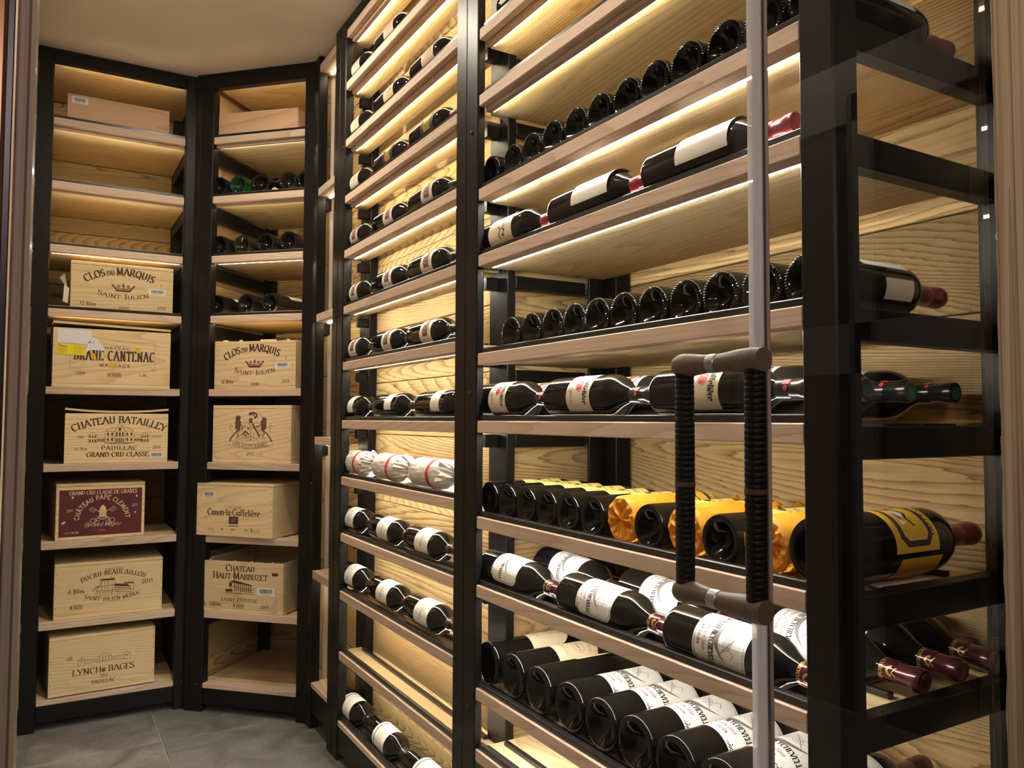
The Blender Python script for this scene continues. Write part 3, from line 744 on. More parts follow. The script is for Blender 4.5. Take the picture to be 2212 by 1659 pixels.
CASEZ = {i: z for i, z in enumerate(LV)}
def caseA(i, label, x0, w, h, dep=.40, y=3.262, rz=0, **kw): return case(label, (x0, y, LV[i]+.0005), radians(rz), w, h, dep, **kw)
def caseB(i, label, s, w, h, dep=.40, t=.015, rz=0, **kw):
    p = bw(s, t, LV[i]+.0005); return case(label, tuple(p), RB+radians(rz), w, h, dep, **kw)

# flat box on the top shelf, left
u, fp, _ = caseA(0, 'flat plain wooden box with a barcode sticker on the top left shelf', .040, .343, .103, .30, y=3.276, mat='crate_wood_red', lid='none', nails=False, bot=.010)
on_face(fp, barcode(fp, .014, .070, .052, .025))
cbox_obj('lid', 'crate_wood_red', u, .004, .338, .003, .297, .0935, .1025)

def clos(u, fp, year, w):
    k = Ink(); cx = w*.5
    k.text('CLOS', cx-.075, .1265, .0205, radius=None, rot=radians(17), w=.2, cond=.92)
    k.p.clear()
    R = .235
    # one arch: big CLOS, small DU, big MARQUIS
    def seg(t, h, s0):
        W = k.width(t, h, .05, 0, .95); a = (s0+W/2)/R
        n0 = len(k.p); k.text(t, 0, 0, h, sp=.05, w=.22, cond=.95, radius=R)
        for j in range(n0, len(k.p)): k.p[j] = [(cx+x*cos(-a)-(y+R)*sin(-a), (.142)-R+x*sin(-a)+(y+R)*cos(-a)) for x, y in k.p[j]]
        return s0+W
    e = seg('CLOS', .0255, -.130); e = seg('DU', .0165, e+.005); seg('MARQUIS', .0255, e+.005)
    k.text('SAINT-JULIEN', cx, .052, .0185, radius=-.30, smallcaps=.74, w=.21, sp=.1, fit=.190)
    k.text('12 Blles', (.030), .022, .012, serif=False, anchor='l', w=.15, sp=.12); stamp(k, cx-.014, .012, .034, .012)
    k.text(year, w-.024, .022, .0115, serif=False, anchor='r', w=.13, sp=.12)
    k.line([(w-.04, .118), (w-.043, .108)], .0016)
    on_face(fp, print_on(fp, k, 'ink_brown'))
    k = Ink(); crown(k, cx, .080, .078); on_face(fp, print_on(fp, k, 'ink_mauve', 'printed_crown'))
    on_face(fp, barcode(fp, w-.085, .076, .060, .023))
u, fp, _ = caseA(3, 'wooden case printed CLOS DU MARQUIS 2010 with a crown, under the lit shelf', .067, .343, .182, y=3.277, rz=-.5, nails=False); clos(u, fp, '2010', .343)
m = MB(); m.quad((.0, 0, .012), (.016, -.006, .004), (.020, .0, .06), (.004, .004, .075)); m.quad((-.012, .02, .10), (.004, .0, .115), (.020, .01, .04), (.013, .012, .06))
m.build('torn_paper', 'paper_cream', u, (-.024, .012, .02))
u, fp, _ = caseB(4, 'wooden case printed CLOS DU MARQUIS 2009 with a crown, in the corner unit', .072, .343, .180, nails=False, lid='none'); clos(u, fp, '2009', .343)
cbox_obj('lid', 'crate_wood', u, .006, .337, .012, .395, .1685, .1795)
m = MB()
for x, l in ((.03, .02), (.10, .012), (.19, .035), (.225, .03), (.30, .012)): m.cbox(x, x+l, .006, .012, .1795, .1855, .0008)
m.build('splinters', 'crate_wood', u)

# taped magnum case
u, fp, _ = caseA(4, 'taped wooden case printed BRANE-CANTENAC with white and yellow stickers', .0165, .389, .224, y=3.262, rz=1.0, lid='ajar', nails=False)
k = Ink(); k.text('BRANE-CANTENAC', .200, .100, .0350, sp=.12, w=.17, fit=.246); on_face(fp, print_on(fp, k, 'ink_brown'))
k = Ink(); k.text('CHATEAU', .200, .140, .0115, serif=False, w=.13, sp=.25, fit=.11); k.text('MARGAUX', .200, .076, .0115, serif=False, w=.17, sp=.3, fit=.11)
k.text('2009', .088, .045, .0115, w=.14, sp=.12); stamp(k, .176, .040, .046, .016); k.text('6 MG', .297, .044, .010, w=.12, sp=.1)
for x in (.055, .335): k.line([(x, .070), (x, .166)], .0007)
k.line([(.20, .172), (.325, .170)], .0006); k.line([(.065, .064), (.325, .062)], .0004)
for x, y in ((.060, .068), (.330, .068), (.330, .166)): k.line(arc(x, y, .006, .005, 0, 300, 10), .0006)
on_face(fp, print_on(fp, k, 'ink_brown', 'printed_small_text'))
on_face(fp, tape(fp, 'white_tape', [(.013, .158), (.118, .155), (.121, .207), (.012, .208)], 'tape_white'))
on_face(fp, tape(fp, 'white_tape', [(.100, .122), (.118, .136), (.170, .134), (.142, .176), (.120, .184), (.112, .160)], 'tape_white', .0013))
on_face(fp, tape(fp, 'yellow_sticker', [(.012, .117), (.100, .114), (.102, .150), (.012, .156)], 'tape_yellow', .0011))
k = Ink()
for r in range(5): k.line([(.015, .122+r*.006), (.045, .1215+r*.006)], .0009); k.line([(.066, .122+r*.006), (.094, .121+r*.006)], .0007)
k.line([(.016, .153), (.03, .146), (.046, .145)], .0022); k.line([(.126, .158), (.128, .164), (.130, .170)], .0016)
o = print_on(fp, k, 'ink_grey', 'sticker_print'); o.location.y = -.0012; on_face(fp, o)
o = tape(fp, 'blue_mark', [(.110, .160), (.118, .160), (.120, .172)], 'ink_blue', .0018); on_face(fp, o)
for j, P in enumerate(([(.268, .152), (.283, .150), (.286, .132), (.272, .131)], [(.122, .124), (.134, .124), (.140, .101), (.128, .101)], [(.180, .088), (.203, .086), (.202, .074), (.182, .074)])):
    on_face(fp, tape(fp, 'orange_tape', P, 'tape_orange', .0012))

# Batailley
u, fp, _ = caseA(5, 'wooden case printed CHATEAU BATAILLEY 2014 with a mansion drawing and bowed lid', .061, .342, .192, y=3.272, rz=-1.2, lid='bowed', nails=False)
k = Ink(); k.text('CHATEAU BATAILLEY', .178, .146, .0245, radius=.37, w=.21, sp=.05, fit=.315)
k.text('PAUILLAC', .178, .047, .0145, w=.22, sp=.16, fit=.128); k.text('GRAND CRU CLASSE', .174, .0225, .0165, w=.22, sp=.08, fit=.208)
k.text('CRD', .050, .090, .008, w=.2, sp=.3); k.text('12 x 750 ml', .052, .047, .010, serif=False, w=.1, fit=.038); k.text('2014', .303, .050, .011, w=.16, sp=.1)
k.rect(.287, .090, .322, .102, .0006)
for q in range(6): k.rect(.290+q*.005, .094, .2925+q*.005, .098)
lw = .0009
k.rect(.130, .072, .226, .116, lw); k.line([(.130, .116), (.154, .130), (.202, .130), (.226, .116)], lw, True); k.line([(.160, .116), (.166, .126), (.170, .137), (.178, .139), (.186, .137), (.190, .126), (.196, .116)], lw)
k.rect(.174, .118, .182, .128); k.line([(.160, .072), (.160, .116)], lw); k.line([(.196, .072), (.196, .116)], lw); k.line([(.130, .095), (.226, .095)], lw); k.line([(.146, .070), (.210, .070)], lw*1.4); k.line([(.130, .0745), (.226, .0745)], lw)
windows(k, .132, .160, .100, 2, .006, .010); windows(k, .196, .224, .100, 2, .006, .010); windows(k, .132, .160, .080, 2, .006, .010); windows(k, .196, .224, .080, 2, .006, .010)
windows(k, .163, .193, .098, 3, .0055, .014); windows(k, .163, .193, .076, 5, .0034, .014)
for x0 in (.076, .250):
    k.rect(x0, .074, x0+.027, .102, lw); k.line([(x0, .102), (x0+.0135, .112), (x0+.027, .102)], lw); windows(k, x0+.001, x0+.026, .092, 3, .0045, .007); windows(k, x0+.001, x0+.026, .077, 3, .0045, .009)
for x0 in (.103, .226): k.rect(x0, .078, x0+.026, .092, lw); k.line([(x0, .102), (x0+.026, .102)], lw); windows(k, x0+.001, x0+.025, .080, 4, .0038, .008)
on_face(fp, print_on(fp, k, 'ink_brown')); on_face(fp, barcode(fp, .280, .015, .048, .022))

# Pape Clement: burgundy panel
u, fp, _ = caseA(6, 'small wooden case with burgundy panel lettered CHATEAU PAPE CLEMENT 2011', .041, .290, .200, y=3.270, rz=3.2, nails=False)
o = cbox_obj('burgundy_panel', 'burgundy_panel', fp, .010, .280, -.0008, 0, 0, .166, .0002)
k = Ink(); P = lambda y: y-.012
k.text('GRAND CRU CLASSÉ DE GRAVES', .152, P(.160), .0130, w=.2, sp=.05, fit=.222)
k.text('CHÂTEAU PAPE CLEMENT', .149, P(.141), .0155, serif=False, w=.17, sp=.08, radius=.076, fit=.232)
k.text('2011', .044, P(.100), .009, serif=False, w=.12); k.text('2011', .256, P(.110), .009, serif=False, w=.12); k.text('6 X 750 ML', .030, P(.022), .0065, serif=False, anchor='l', w=.16, sp=.14)
k.text('L 11.1', .148, P(.026), .006, serif=False, w=.14, sp=.15)
k.text('Bernard Magrez', .150, P(.044), .0145, serif=True, w=.13, sp=0, slant=.38, fit=.118)
k.line([(.092, P(.040)), (.10, P(.041)), (.108, P(.060))], .0007)
ex, ey = .150, P(.088)
k.poly([(ex-.012, ey-.012), (ex+.012, ey-.012), (ex+.010, ey+.022), (ex, ey+.034), (ex-.010, ey+.022)])
k.line(arc(ex, ey-.008, .018, .010, 190, 350, 10), .0018); k.line(arc(ex, ey-.011, .015, .010, 190, 350, 10), .0012)
for s in (-1, 1):
    k.line([(ex-s*.026, ey-.022), (ex+s*.022, ey+.016)], .0022); k.line(arc(ex-s*.030, ey-.024, .010, .008, 0, 360, 14), .0018); k.line(arc(ex-s*.019, ey-.030, .008, .007, 0, 360, 12), .0016)
    k.line([(ex+s*.022, ey+.016), (ex+s*.036, ey+.026), (ex+s*.044, ey+.016), (ex+s*.031, ey+.007)], .0016, True); k.line([(ex+s*.028, ey+.014), (ex+s*.036, ey+.019)], .0014)
    k.line([(ex-.014*s, ey+.010), (ex+.0*s, ey+.012)], .001)
o2 = print_on(fp, k, 'ink_cream'); o2.location.y = -.0006
k = Ink()
for x, y, rx, ry in ((.052, .151, .004, .004), (.262, .148, .0025, .0045), (.258, .088, .0025, .0045), (.027, .064, .005, .0035), (.022, .060, .004, .003), (.24, .174, .0018, .003)): k.disc(x, P(y), rx, 7, ry)
o2 = put('chipped_paint', k.mesh('chipped_paint', 'paper_cream', face_map(.0010)), fp)

# Ducru
u, fp, _ = caseA(7, 'wooden case printed DUCRU-BEAUCAILLOU 2011 with an engraved tower house', .0425, .354, .196, y=3.274, rz=-.1)
k = Ink(); k.text('CHATEAU', .191, .163, .0068, w=.2, sp=.2, fit=.064); k.text('DUCRU-BEAUCAILLOU', .190, .147, .0155, radius=.25, w=.19, sp=.12, fit=.215)
k.text('SAINT-JULIEN-MEDOC', .188, .052, .0125, radius=-.27, w=.19, sp=.1, fit=.198)
k.text('6 Blles', .070, .088, .0145, serif=False, w=.14, fit=.052); k.text('2011', .302, .104, .0140, serif=False, w=.15, fit=.042); stamp(k, .050, .030, .040, .017)
lw = .0008
k.rect(.146, .108, .193, .126, lw); k.poly([(.145, .126), (.194, .126), (.192, .131), (.147, .130)]); k.line([(.145, .132), (.180, .131), (.194, .134)], .0016); k.line([(.180, .131), (.180, .137)], .0014)
k.line([(.146, .108), (.131, .102), (.121, .090)], .0022); k.rect(.134, .090, .193, .107, lw); k.rect(.130, .072, .205, .089, lw)
for y, n, x0, x1 in ((.112, 3, .147, .178), (.094, 4, .136, .178), (.076, 6, .132, .190)):
    for i in range(n): q = x0+(x1-x0)*(i+.5)/n; k.line([(q-.002, y), (q-.002, y+.009), (q+.003, y+.009)], .0013)
k.line([(.186, .126), (.186, .074)], .0008); k.poly([(.193, .112), (.236, .106), (.246, .096), (.193, .103)])
for q in range(12): k.line([(.196+q*.0042, .082+q*.0003), (.196+q*.0042, .098-q*.0006)], .0010)
k.line([(.195, .098), (.248, .090)], .0016); k.line([(.195, .083), (.250, .078)], .0014)
for q in range(7): k.disc(.226+q*.0048, .109+(q % 2)*.003, .0030, 6)
k.rect(.246, .084, .256, .110, .0010)
for q in range(8): k.line([(.205+q*.006, .076-(q % 3)*.002), (.210+q*.006, .074)], .0009)
on_face(fp, print_on(fp, k, 'ink_brown'))

# Lynch-Bages
u, fp, _ = caseA(8, 'wooden case printed LYNCH BAGES 2011 PAUILLAC on the bottom left shelf', .033, .343, .205, y=3.258, rz=2.4)
k = Ink(); k.text('LYNCH', .120, .064, .0205, w=.18, sp=.05, fit=.094); k.text('BAGES', .232, .064, .0205, w=.18, sp=.05, fit=.088); k.text('2011', .174, .046, .0105, w=.16, sp=.14); k.text('PAUILLAC', .174, .026, .0120, w=.18, sp=.08, fit=.078); k.text('6B', .064, .120, .0125, w=.15, sp=.12)
lw = .0008
k.rect(.152, .102, .197, .120, lw); k.line([(.152, .120), (.174, .132), (.197, .120)], lw); windows(k, .155, .194, .112, 4, .003, .004); windows(k, .155, .194, .104, 4, .003, .004)
for x0 in (.091, .240): k.rect(x0, .098, x0+.021, .116, lw); k.line([(x0, .116), (x0+.0105, .126), (x0+.021, .116)], lw); k.disc(x0+.0105, .112, .002)
k.line([(.112, .115), (.152, .113)], lw); k.line([(.112, .102), (.152, .103)], lw); k.line([(.197, .113), (.240, .115)], lw); k.line([(.197, .103), (.240, .102)], lw)
windows(k, .114, .150, .107, 8, .0014, .0025); windows(k, .199, .238, .107, 8, .0014, .0025)
for q in range(5): k.line([(.174, .066), (.174+(q-2)*.004, .080-abs(q-2)*.002)], .0018)
k.line(arc(.174, .072, .006, .008, 30, 330, 8), .0014)
on_face(fp, print_on(fp, k, 'ink_brown'))
k = Ink(); k.line([(.048, .040), (.058, .043), (.066, .036)], .004); on_face(fp, print_on(fp, k, 'paper_tan', 'scuff'))

# corner unit: plain flat box on top
u, fp, _ = caseB(0, 'flat plain reddish wooden box on the top shelf of the corner unit', .057, .334, .101, .28, t=.030, rz=2.5, mat='crate_wood_red', lid='none', nails=False)
cbox_obj('lid', 'crate_wood_red', u, .004, .328, .06, .275, .0915, .1005)
m = MB(); m.cbox(.0, .11, .010, .06, .0915, .0985, .001); m.cbox(.21, .30, .020, .06, .094, .1015, .001); m.build('split_lid_boards', 'crate_wood_red', u)

# Cos d'Estournel
u, fp, _ = caseB(5, 'wooden case branded COS D ESTOURNEL 2012 with heraldic beasts', .070, .336, .214, rz=-1.5, lidh=.013)
k = Ink(); cx = .165
k.line([(cx-.094, .082), (cx-.06, .076), (cx, .068), (cx+.06, .076), (cx+.094, .082), (cx+.092, .063), (cx+.06, .058), (cx, .050), (cx-.06, .058), (cx-.093, .063)], .0010, True)
k.text("COS D'ESTOURNEL", cx, .0545, .0125, radius=-.30, w=.17, sp=.06, fit=.158)
k.text('2012', cx, .028, .0115, serif=False, w=.12, sp=.14, fit=.034)
for s in (-1, 1):
    sx = cx+s*.022
    k.line(arc(sx, .120, .026, .030, 0, 360, 20), .0014); k.disc(sx+s*.004, .135, .0035); k.disc(sx-s*.010, .130, .0030)
    if s < 0: k.poly([(sx-.018, .105), (sx, .121), (sx+.018, .105), (sx+.012, .102), (sx, .112), (sx-.012, .102)]); [k.disc(sx+q, .128, .004) for q in (-.014, .012)]; k.poly([(sx-.01, .098), (sx+.01, .098), (sx, .106)])
    else: k.line([(sx-.014, .144), (sx+.016, .098)], .0060); k.line([(sx-.010, .146), (sx+.020, .100)], .0010); k.disc(sx+.010, .135, .003); k.disc(sx-.008, .106, .003)
    bx = cx+s*.055
    k.line([(bx-s*.004, .124), (bx+s*.016, .106), (bx+s*.030, .090), (bx+s*.034, .080)], .0050); k.line([(bx-s*.004, .122), (bx+s*.004, .108), (bx-s*.004, .098), (bx+s*.006, .092)], .0030)
    k.poly([(bx-s*.008, .118), (bx+s*.012, .126), (bx+s*.012, .156), (bx-s*.002, .164), (bx-s*.014, .152)])
    k.line([(bx-s*.010, .140), (bx-s*.024, .132)], .0030); k.line([(bx-s*.008, .128), (bx-s*.020, .118)], .0026)
    k.line(arc(bx+s*.030, .132, .007, .007, 0, 270, 8), .0018); k.line([(bx+s*.022, .112), (bx+s*.030, .124)], .0014)
    for q in range(3): k.line(arc(cx+s*(.014+q*.020), .088-q*.002, .006, .007, 0, 300, 9), .0012)
k.disc(cx-.055, .166, .012, 10, .010); k.line([(cx+.052, .166), (cx+.040, .184)], .0020); k.poly([(cx+.046, .160), (cx+.066, .156), (cx+.068, .166), (cx+.052, .170)])
k.poly([(cx-.008, .148), (cx+.008, .148), (cx+.006, .166), (cx-.006, .166)]); k.line(arc(cx+.008, .176, .018, .010, 150, -60, 10), .0060); k.line(arc(cx+.004, .172, .013, .008, 150, -40, 8), .0035); k.disc(cx, .085, .0035); k.disc(cx, .096, .003)
on_face(fp, print_on(fp, k, 'ink_mauve'))

# Canon-la-Gaffeliere
u, fp, _ = caseB(6, 'wooden case printed Canon-la-Gaffeliere with a dark square emblem, turned slightly', .018, .334, .195, .36, t=.0, rz=-3.6, lidh=.009)
k = Ink(); k.text('CHATEAU', .165, .106, .0075, w=.15, sp=.25, fit=.080); k.text('Canon·la·Gaffelière', .165, .078, .0235, w=.17, sp=.06, fit=.232)
k.text('12 x 75', .066, .022, .007, serif=False, w=.11, sp=.1); k.disc(.117, .026, .0035); k.text('2014', .165, .022, .008, serif=False, w=.12, sp=.15); k.text('CRD', .222, .022, .0075, serif=False, w=.12, sp=.14); k.line([(.243, .034), (.247, .026), (.245, .020)], .0035); k.rect(.256, .021, .280, .029, .0008)
k.rect(.145, .047, .187, .0745); k.rect(.145, .038, .187, .041)
on_face(fp, print_on(fp, k, 'ink_brown'))
k = Ink(); k.line([(.155, .055), (.162, .060), (.172, .060), (.178, .066)], .0012); k.line(arc(.166, .061, .010, .006, 20, 300, 10), .0008)
o = print_on(fp, k, 'paper_tan', 'emblem_leaf'); o.location.y = -.0004; on_face(fp, o)
on_face(fp, barcode(fp, .030, .140, .052, .025))
m = MB()
for q in (.03, .08, .13, .17): m.cbox(.3340, .3345, .010, .0125, q, q+.003, .0002)
m.build('nail_heads', 'bolt_steel', u)

# Haut-Marbuzet, open
u, fp, _ = caseB(7, 'open-topped wooden case printed CHATEAU HAUT-MARBUZET 2009 in the corner unit', .022, .360, .186, .40, t=.004, rz=1.0, lid='none')
k = Ink(); k.text('CHATEAU', .182, .151, .0240, smallcaps=.78, w=.22, sp=.05, fit=.122); k.text('HAUT-MARBUZET', .182, .122, .0245, smallcaps=.78, w=.22, sp=.05, fit=.230)
k.text('SAINT-ESTEPHE', .180, .039, .0145, smallcaps=.86, w=.16, sp=.1, fit=.160); k.text('12Blles', .080, .020, .0140, serif=False, w=.13, fit=.052); stamp(k, .154, .016, .047, .018); k.text('2009', .286, .020, .0105, serif=False, w=.13, fit=.032)
k.line(arc(.034, .025, .006, .006, 30, 330, 12), .0022); k.disc(.034, .026, .003)
k.poly([(.136, .111), (.160, .118), (.232, .103), (.234, .099), (.150, .109)]); k.poly([(.138, .108), (.150, .108), (.150, .094), (.138, .092)])
for q in range(9): x = .158+q*.0085; k.rect(x, .078, x+.0032, .107-q*.0009)
k.line([(.150, .093), (.234, .087)], .0012); k.poly([(.124, .083), (.150, .086), (.150, .078), (.124, .074)]); k.line([(.124, .070), (.238, .070)], .0018); k.line([(.124, .074), (.150, .076)], .0014); k.line([(.185, .078), (.238, .076)], .0016); k.line([(.185, .086), (.238, .083)], .0016)
for x in (.150, .185): k.line([(x, .070), (x, .088)], .0022)
k.line([(.168, .071), (.168, .080)], .001)
k.rect(.314, .140, .338, .151)
on_face(fp, print_on(fp, k, 'ink_brown')); on_face(fp, barcode(fp, .253, .066, .074, .030))
on_face(fp, tape(fp, 'torn_sticker', [(.296, .006), (.338, .004), (.341, .052), (.330, .070), (.318, .036)], 'paper_tan'))
m = MB()
for q in (.05, .155, .225, .31): m.cbox(q, q+.008, .001, .006, .186, .1895, .0006)
m.build('splinters', 'crate_wood', u)

# ================================================================== BOTTLES
CACHE = {}
def cached(key, fn):
    if key not in CACHE: CACHE[key] = fn()
    return CACHE[key]
def prof(style, R, L):
    kr = R/.038; kl = L/.30; nr = .0148*(1+.35*(kr-1))
    base = [(0, .026), (.010, .023), (.019, .014), (.0262, .0035), (.0295, .0006), (.0330, 0), (.0362, .0012), (.0376, .0050), (.0380, .0100)]
    if style == 'bordeaux': body = [(.0380, .060), (.0380, .120), (.0380, .182), (.0376, .190), (.0362, .199), (.0330, .208), (.0280, .217), (.0225, .2255), (.0185, .234), ('n', .244), ('n', .262), ('n', .282)]
    else: body = [(.0380, .050), (.0380, .110), (.0380, .140), (.0372, .156), (.0350, .172), (.0312, .190), (.0265, .207), (.0215, .224), (.0178, .240), ('n', .254), ('n', .268), ('n', .282)]
    lip = [('n', .284), ('l', .286), ('l', .296), ('n', .299), (0, .2995)]
    out = []
    for r, z in base: out.append((r*kr, z*min(kl, kr)))
    for r, z in body+lip: out.append((nr if r == 'n' else nr*1.07 if r == 'l' else max(r*kr, nr), z*kl))
    return out, nr
def glass_mesh(style, R, L, mat, knurl=False, n=40):
    def mk():
        p, nr = prof(style, R, L)
        n2 = 96 if knurl else n
        fn = None
        if knurl:
            def fn(r, z, a, i, j):
                if i in (5, 6) and j % 2: return r-.0009, z+.0016
                if i == 7 and j % 2: return r-.0006, z
                return r, z
        m = MB(); m.lathe(p, n2, fn); return m.mesh('bottle_glass', mat, 42)
    return cached(('g', style, R, L, mat, knurl), mk)
def capsule_mesh(style, R, L, mat, end=None, low=.236):
    def mk():
        p, nr = prof(style, R, L); k = L/.30; d = .0005
        q = [(nr*1.0+d+(.0012 if low < .24 else 0), low*k), (nr+d, .246*k), (nr+d, .2655*k), (nr+d-.0003, .266*k), (nr+d, .2665*k), (nr+d, .283*k), (nr*1.07+d, .2855*k), (nr*1.07+d, .297*k), (nr*1.02, .3005*k), (nr*.72, .3008*k)]
        m = MB(); m.lathe(q, 28); m.cur = 1; m.lathe([(nr*.72, .3008*k), (nr*.66, .3000*k), (nr*.3, .3000*k), (0, .3001*k)], 28)
        return m.mesh('capsule', [mat, end or mat], 50)
    return cached(('c', style, R, L, mat, end, low), mk)
def label_mesh(R, zc, w, h, mat, chamfer=0, d=.0004, round_end=0, nu=20, nv=10):
    def mk():
        m = MB(); rows = []
        for j in range(nv+1):
            y = -h/2+h*j/nv; e = min(y+h/2, h/2-y); hw = w/2
            if chamfer and e < chamfer: hw -= (chamfer-e)
            if round_end and y > h/2-round_end: q = (y-(h/2-round_end))/round_end; hw = w/2*sqrt(max(.02, 1-q*q))
            rows.append([((R+d)*cos(-pi/2+x/R), (R+d)*sin(-pi/2+x/R), zc+y) for x in [-hw+2*hw*i/nu for i in range(nu+1)]])
        for j in range(nv):
            for i in range(nu): m.quad(rows[j][i], rows[j][i+1], rows[j+1][i+1], rows[j+1][i])
        return m.mesh('label', mat, 60)
    return cached(('l', R, zc, w, h, mat, chamfer, d, round_end), mk)
def ink_mesh(key, R, zc, draw, mat, d=.0008):
    def mk():
        k = Ink(); draw(k); return k.mesh('label_print', mat, cyl_map(R, zc, d), .0035)
    return cached((key, R, zc, mat), mk)

# --- label designs: each returns [(part name, mesh, [(sub name, mesh)...])]
def L_beychevelle(R, L):
    s = R/.038; zc = .124*L/.305; w, h = .106*s, .100*s
    def t(k): k.text('CHATEAU BEYCHEVELLE', 0, -.0175*s, .0092*s, w=.18, sp=.06, fit=.092*s); k.text('SAINT-JULIEN', 0, -.0405*s, .0046*s, serif=False, w=.16, sp=.16, fit=.040*s); k.disc(.036*s, -.041*s, .0012*s)
    def r(k): k.text('GRAND VIN 2009', 0, -.030*s, .0050*s, serif=False, w=.13, sp=.14, fit=.050*s)
    def b(k):
        a = w/2-.004*s; c = h/2-.004*s; q = .010*s
        k.line([(-a+q, -c), (a-q, -c), (a, -c+q), (a, c-q), (a-q, c), (-a+q, c), (-a, c-q), (-a, -c+q)], .0006*s, True)
        n = 14
        for i in range(n):
            x0, x1 = -.034+.068*i/n, -.034+.068*(i+1)/n
            f = lambda x: -.004+.020*(abs(x)/.034)**2.4
            tk = lambda x: .0052*(1-(abs(x)/.036)**2)
            k.poly([(x0*s, (f(x0)-tk(x0))*s), (x1*s, (f(x1)-tk(x1))*s), (x1*s, (f(x1)+tk(x1)*.5)*s), (x0*s, (f(x0)+tk(x0)*.5)*s)])
        for rr in (.005, .008, .011, .014, .0165): k.line([(x*s, y*s) for x, y in arc(.002, .006, rr, rr*1.15, 10, 175, 10)], .0006*s)
        k.line([(-.004*s, .030*s), (.024*s, .004*s)], .0008*s); k.line([(.012*s, .018*s), (.020*s, .030*s), (.026*s, .024*s)], .0007*s)
        k.line([(x*s, y*s) for x, y in arc(-.026, .016, .006, .006, 30, 250, 8)], .0014*s); k.line([(-.024*s, .020*s), (-.018*s, .026*s)], .0010*s)
        for i in range(9): k.line([((-.040+.009*i)*s, (-.0100+.0012*(i % 2))*s), ((-.034+.009*i)*s, (-.0110)*s)], .0004*s)
    return [('label', label_mesh(R, zc, w, h, 'paper_white', chamfer=.012*s), [('label_print', ink_mesh('bey_t', R, zc, t, 'ink_black')), ('vintage_print', ink_mesh('bey_r', R, zc, r, 'ink_red')), ('boat_print', ink_mesh('bey_b', R, zc, b, 'ink_grey'))])]
def L_gaffeliere(R, L):
    zc = .122
    def t(k): k.text('Gaffelière', .004, .016, .0125, w=.19, sp=.03, fit=.056, slant=.1); k.text('CANON LA', -.022, .029, .004, w=.14, sp=.2); k.line([(-.018, -.023), (.026, -.0232)], .0005); [k.text('SAINT-EMILION GRAND CRU', .004, -.021, .0032, serif=False, w=.12, fit=.05)]; k.text('2009', .004, -.030, .0035, serif=False, w=.12, sp=.2)
    def r(k):
        for a in range(0, 360, 40): k.disc(-.004+.008*cos(radians(a)), .001+.0075*sin(radians(a)), .0028, 6)
        k.poly([(-.008, -.006), (.006, -.006), (.004, .006), (-.006, .006)]); k.line([(x, y) for x, y in arc(-.004, .001, .0125, .0115, 0, 300, 14)], .0007)
    return [('label', label_mesh(R, zc, .094, .074, 'paper_cream'), [('label_print', ink_mesh('gaf_t', R, zc, t, 'ink_black')), ('emblem_print', ink_mesh('gaf_r', R, zc, r, 'ink_red'))])]
def L_bages(R, L):
    zc = .122
    def t(k):
        k.text('LYNCH-BAGES', 0, -.004, .0082, w=.19, sp=.04, fit=.066); k.text('CHATEAU', 0, .010, .0042, w=.15, sp=.12); k.text('GRAND CRU CLASSE', 0, .022, .0030, serif=False, w=.12, fit=.04)
        k.text('PAUILLAC', 0, -.016, .0044, w=.16, sp=.12); k.text('APPELLATION PAUILLAC CONTROLEE', 0, -.024, .0024, serif=False, w=.12, fit=.048); k.text('MIS EN BOUTEILLE AU CHATEAU', 0, -.031, .0022, serif=False, w=.12, fit=.04)
    return [('label', label_mesh(R, zc, .096, .084, 'paper_white'), [('label_print', ink_mesh('bag_t', R, zc, t, 'ink_grey'))])]
def L_picture(R, L, paper='paper_pink'):
    zc = .130
    def b(k):
        for i in range(8): a = -.026+.052*i/8; k.rect(a, -.016, a+.0066, .016)
    def t(k): k.text('GRAND VIN', 0, .0215, .0044, w=.16, sp=.12); k.line([(-.030, -.023), (.030, -.023)], .0006); k.text('PAUILLAC', 0, -.029, .0032, serif=False, w=.12, sp=.2)
    def s(k): k.disc(-.008, -.006, .006, 8); k.disc(.010, -.004, .008, 8, .005); k.line([(-.02, .004), (-.004, .010), (.018, .006)], .002)
    return [('label', label_mesh(R, zc, .090, .070, paper), [('picture_print', ink_mesh('pic_b', R, zc, b, 'ink_mauve')), ('label_print', ink_mesh('pic_t', R, zc, t, 'ink_grey')), ('picture_highlight', ink_mesh('pic_s', R, zc, s, 'paper_tan', .0011))])]
def L_text(R, L, paper='paper_cream', ink='ink_brown', h=.076, key='tx'):
    zc = .125
    def t(k):
        k.text('GRAND', 0, .016, .0068, w=.16, sp=.1); k.text('CRU CLASSE', 0, .005, .0050, w=.16, sp=.1, slant=.2); k.line([(-.022, -.001), (.022, -.001)], .0006); k.text('MEDOC', 0, -.012, .0060, w=.16, sp=.14); k.text('2005', 0, -.024, .0046, serif=False, w=.14, sp=.2)
    return [('label', label_mesh(R, zc, .092, h, paper), [('label_print', ink_mesh(key+ink, R, zc, t, ink))])]
def L_gold(R, L):
    zc = .125
    def b(k):
        for i in range(8): a = -.028+.056*i/8; k.rect(a, -.020, a+.0071, .020)
    def t(k): k.text('RESERVE', 0, .008, .0066, w=.17, sp=.08); k.text('GRAND VIN', 0, -.008, .0050, w=.17, sp=.1)
    return [('label', label_mesh(R, zc, .094, .078, 'paper_dark'), [('gold_panel', ink_mesh('gold_b', R, zc, b, 'ink_gold')), ('label_print', ink_mesh('gold_t', R, zc, t, 'ink_black', .0011))])]
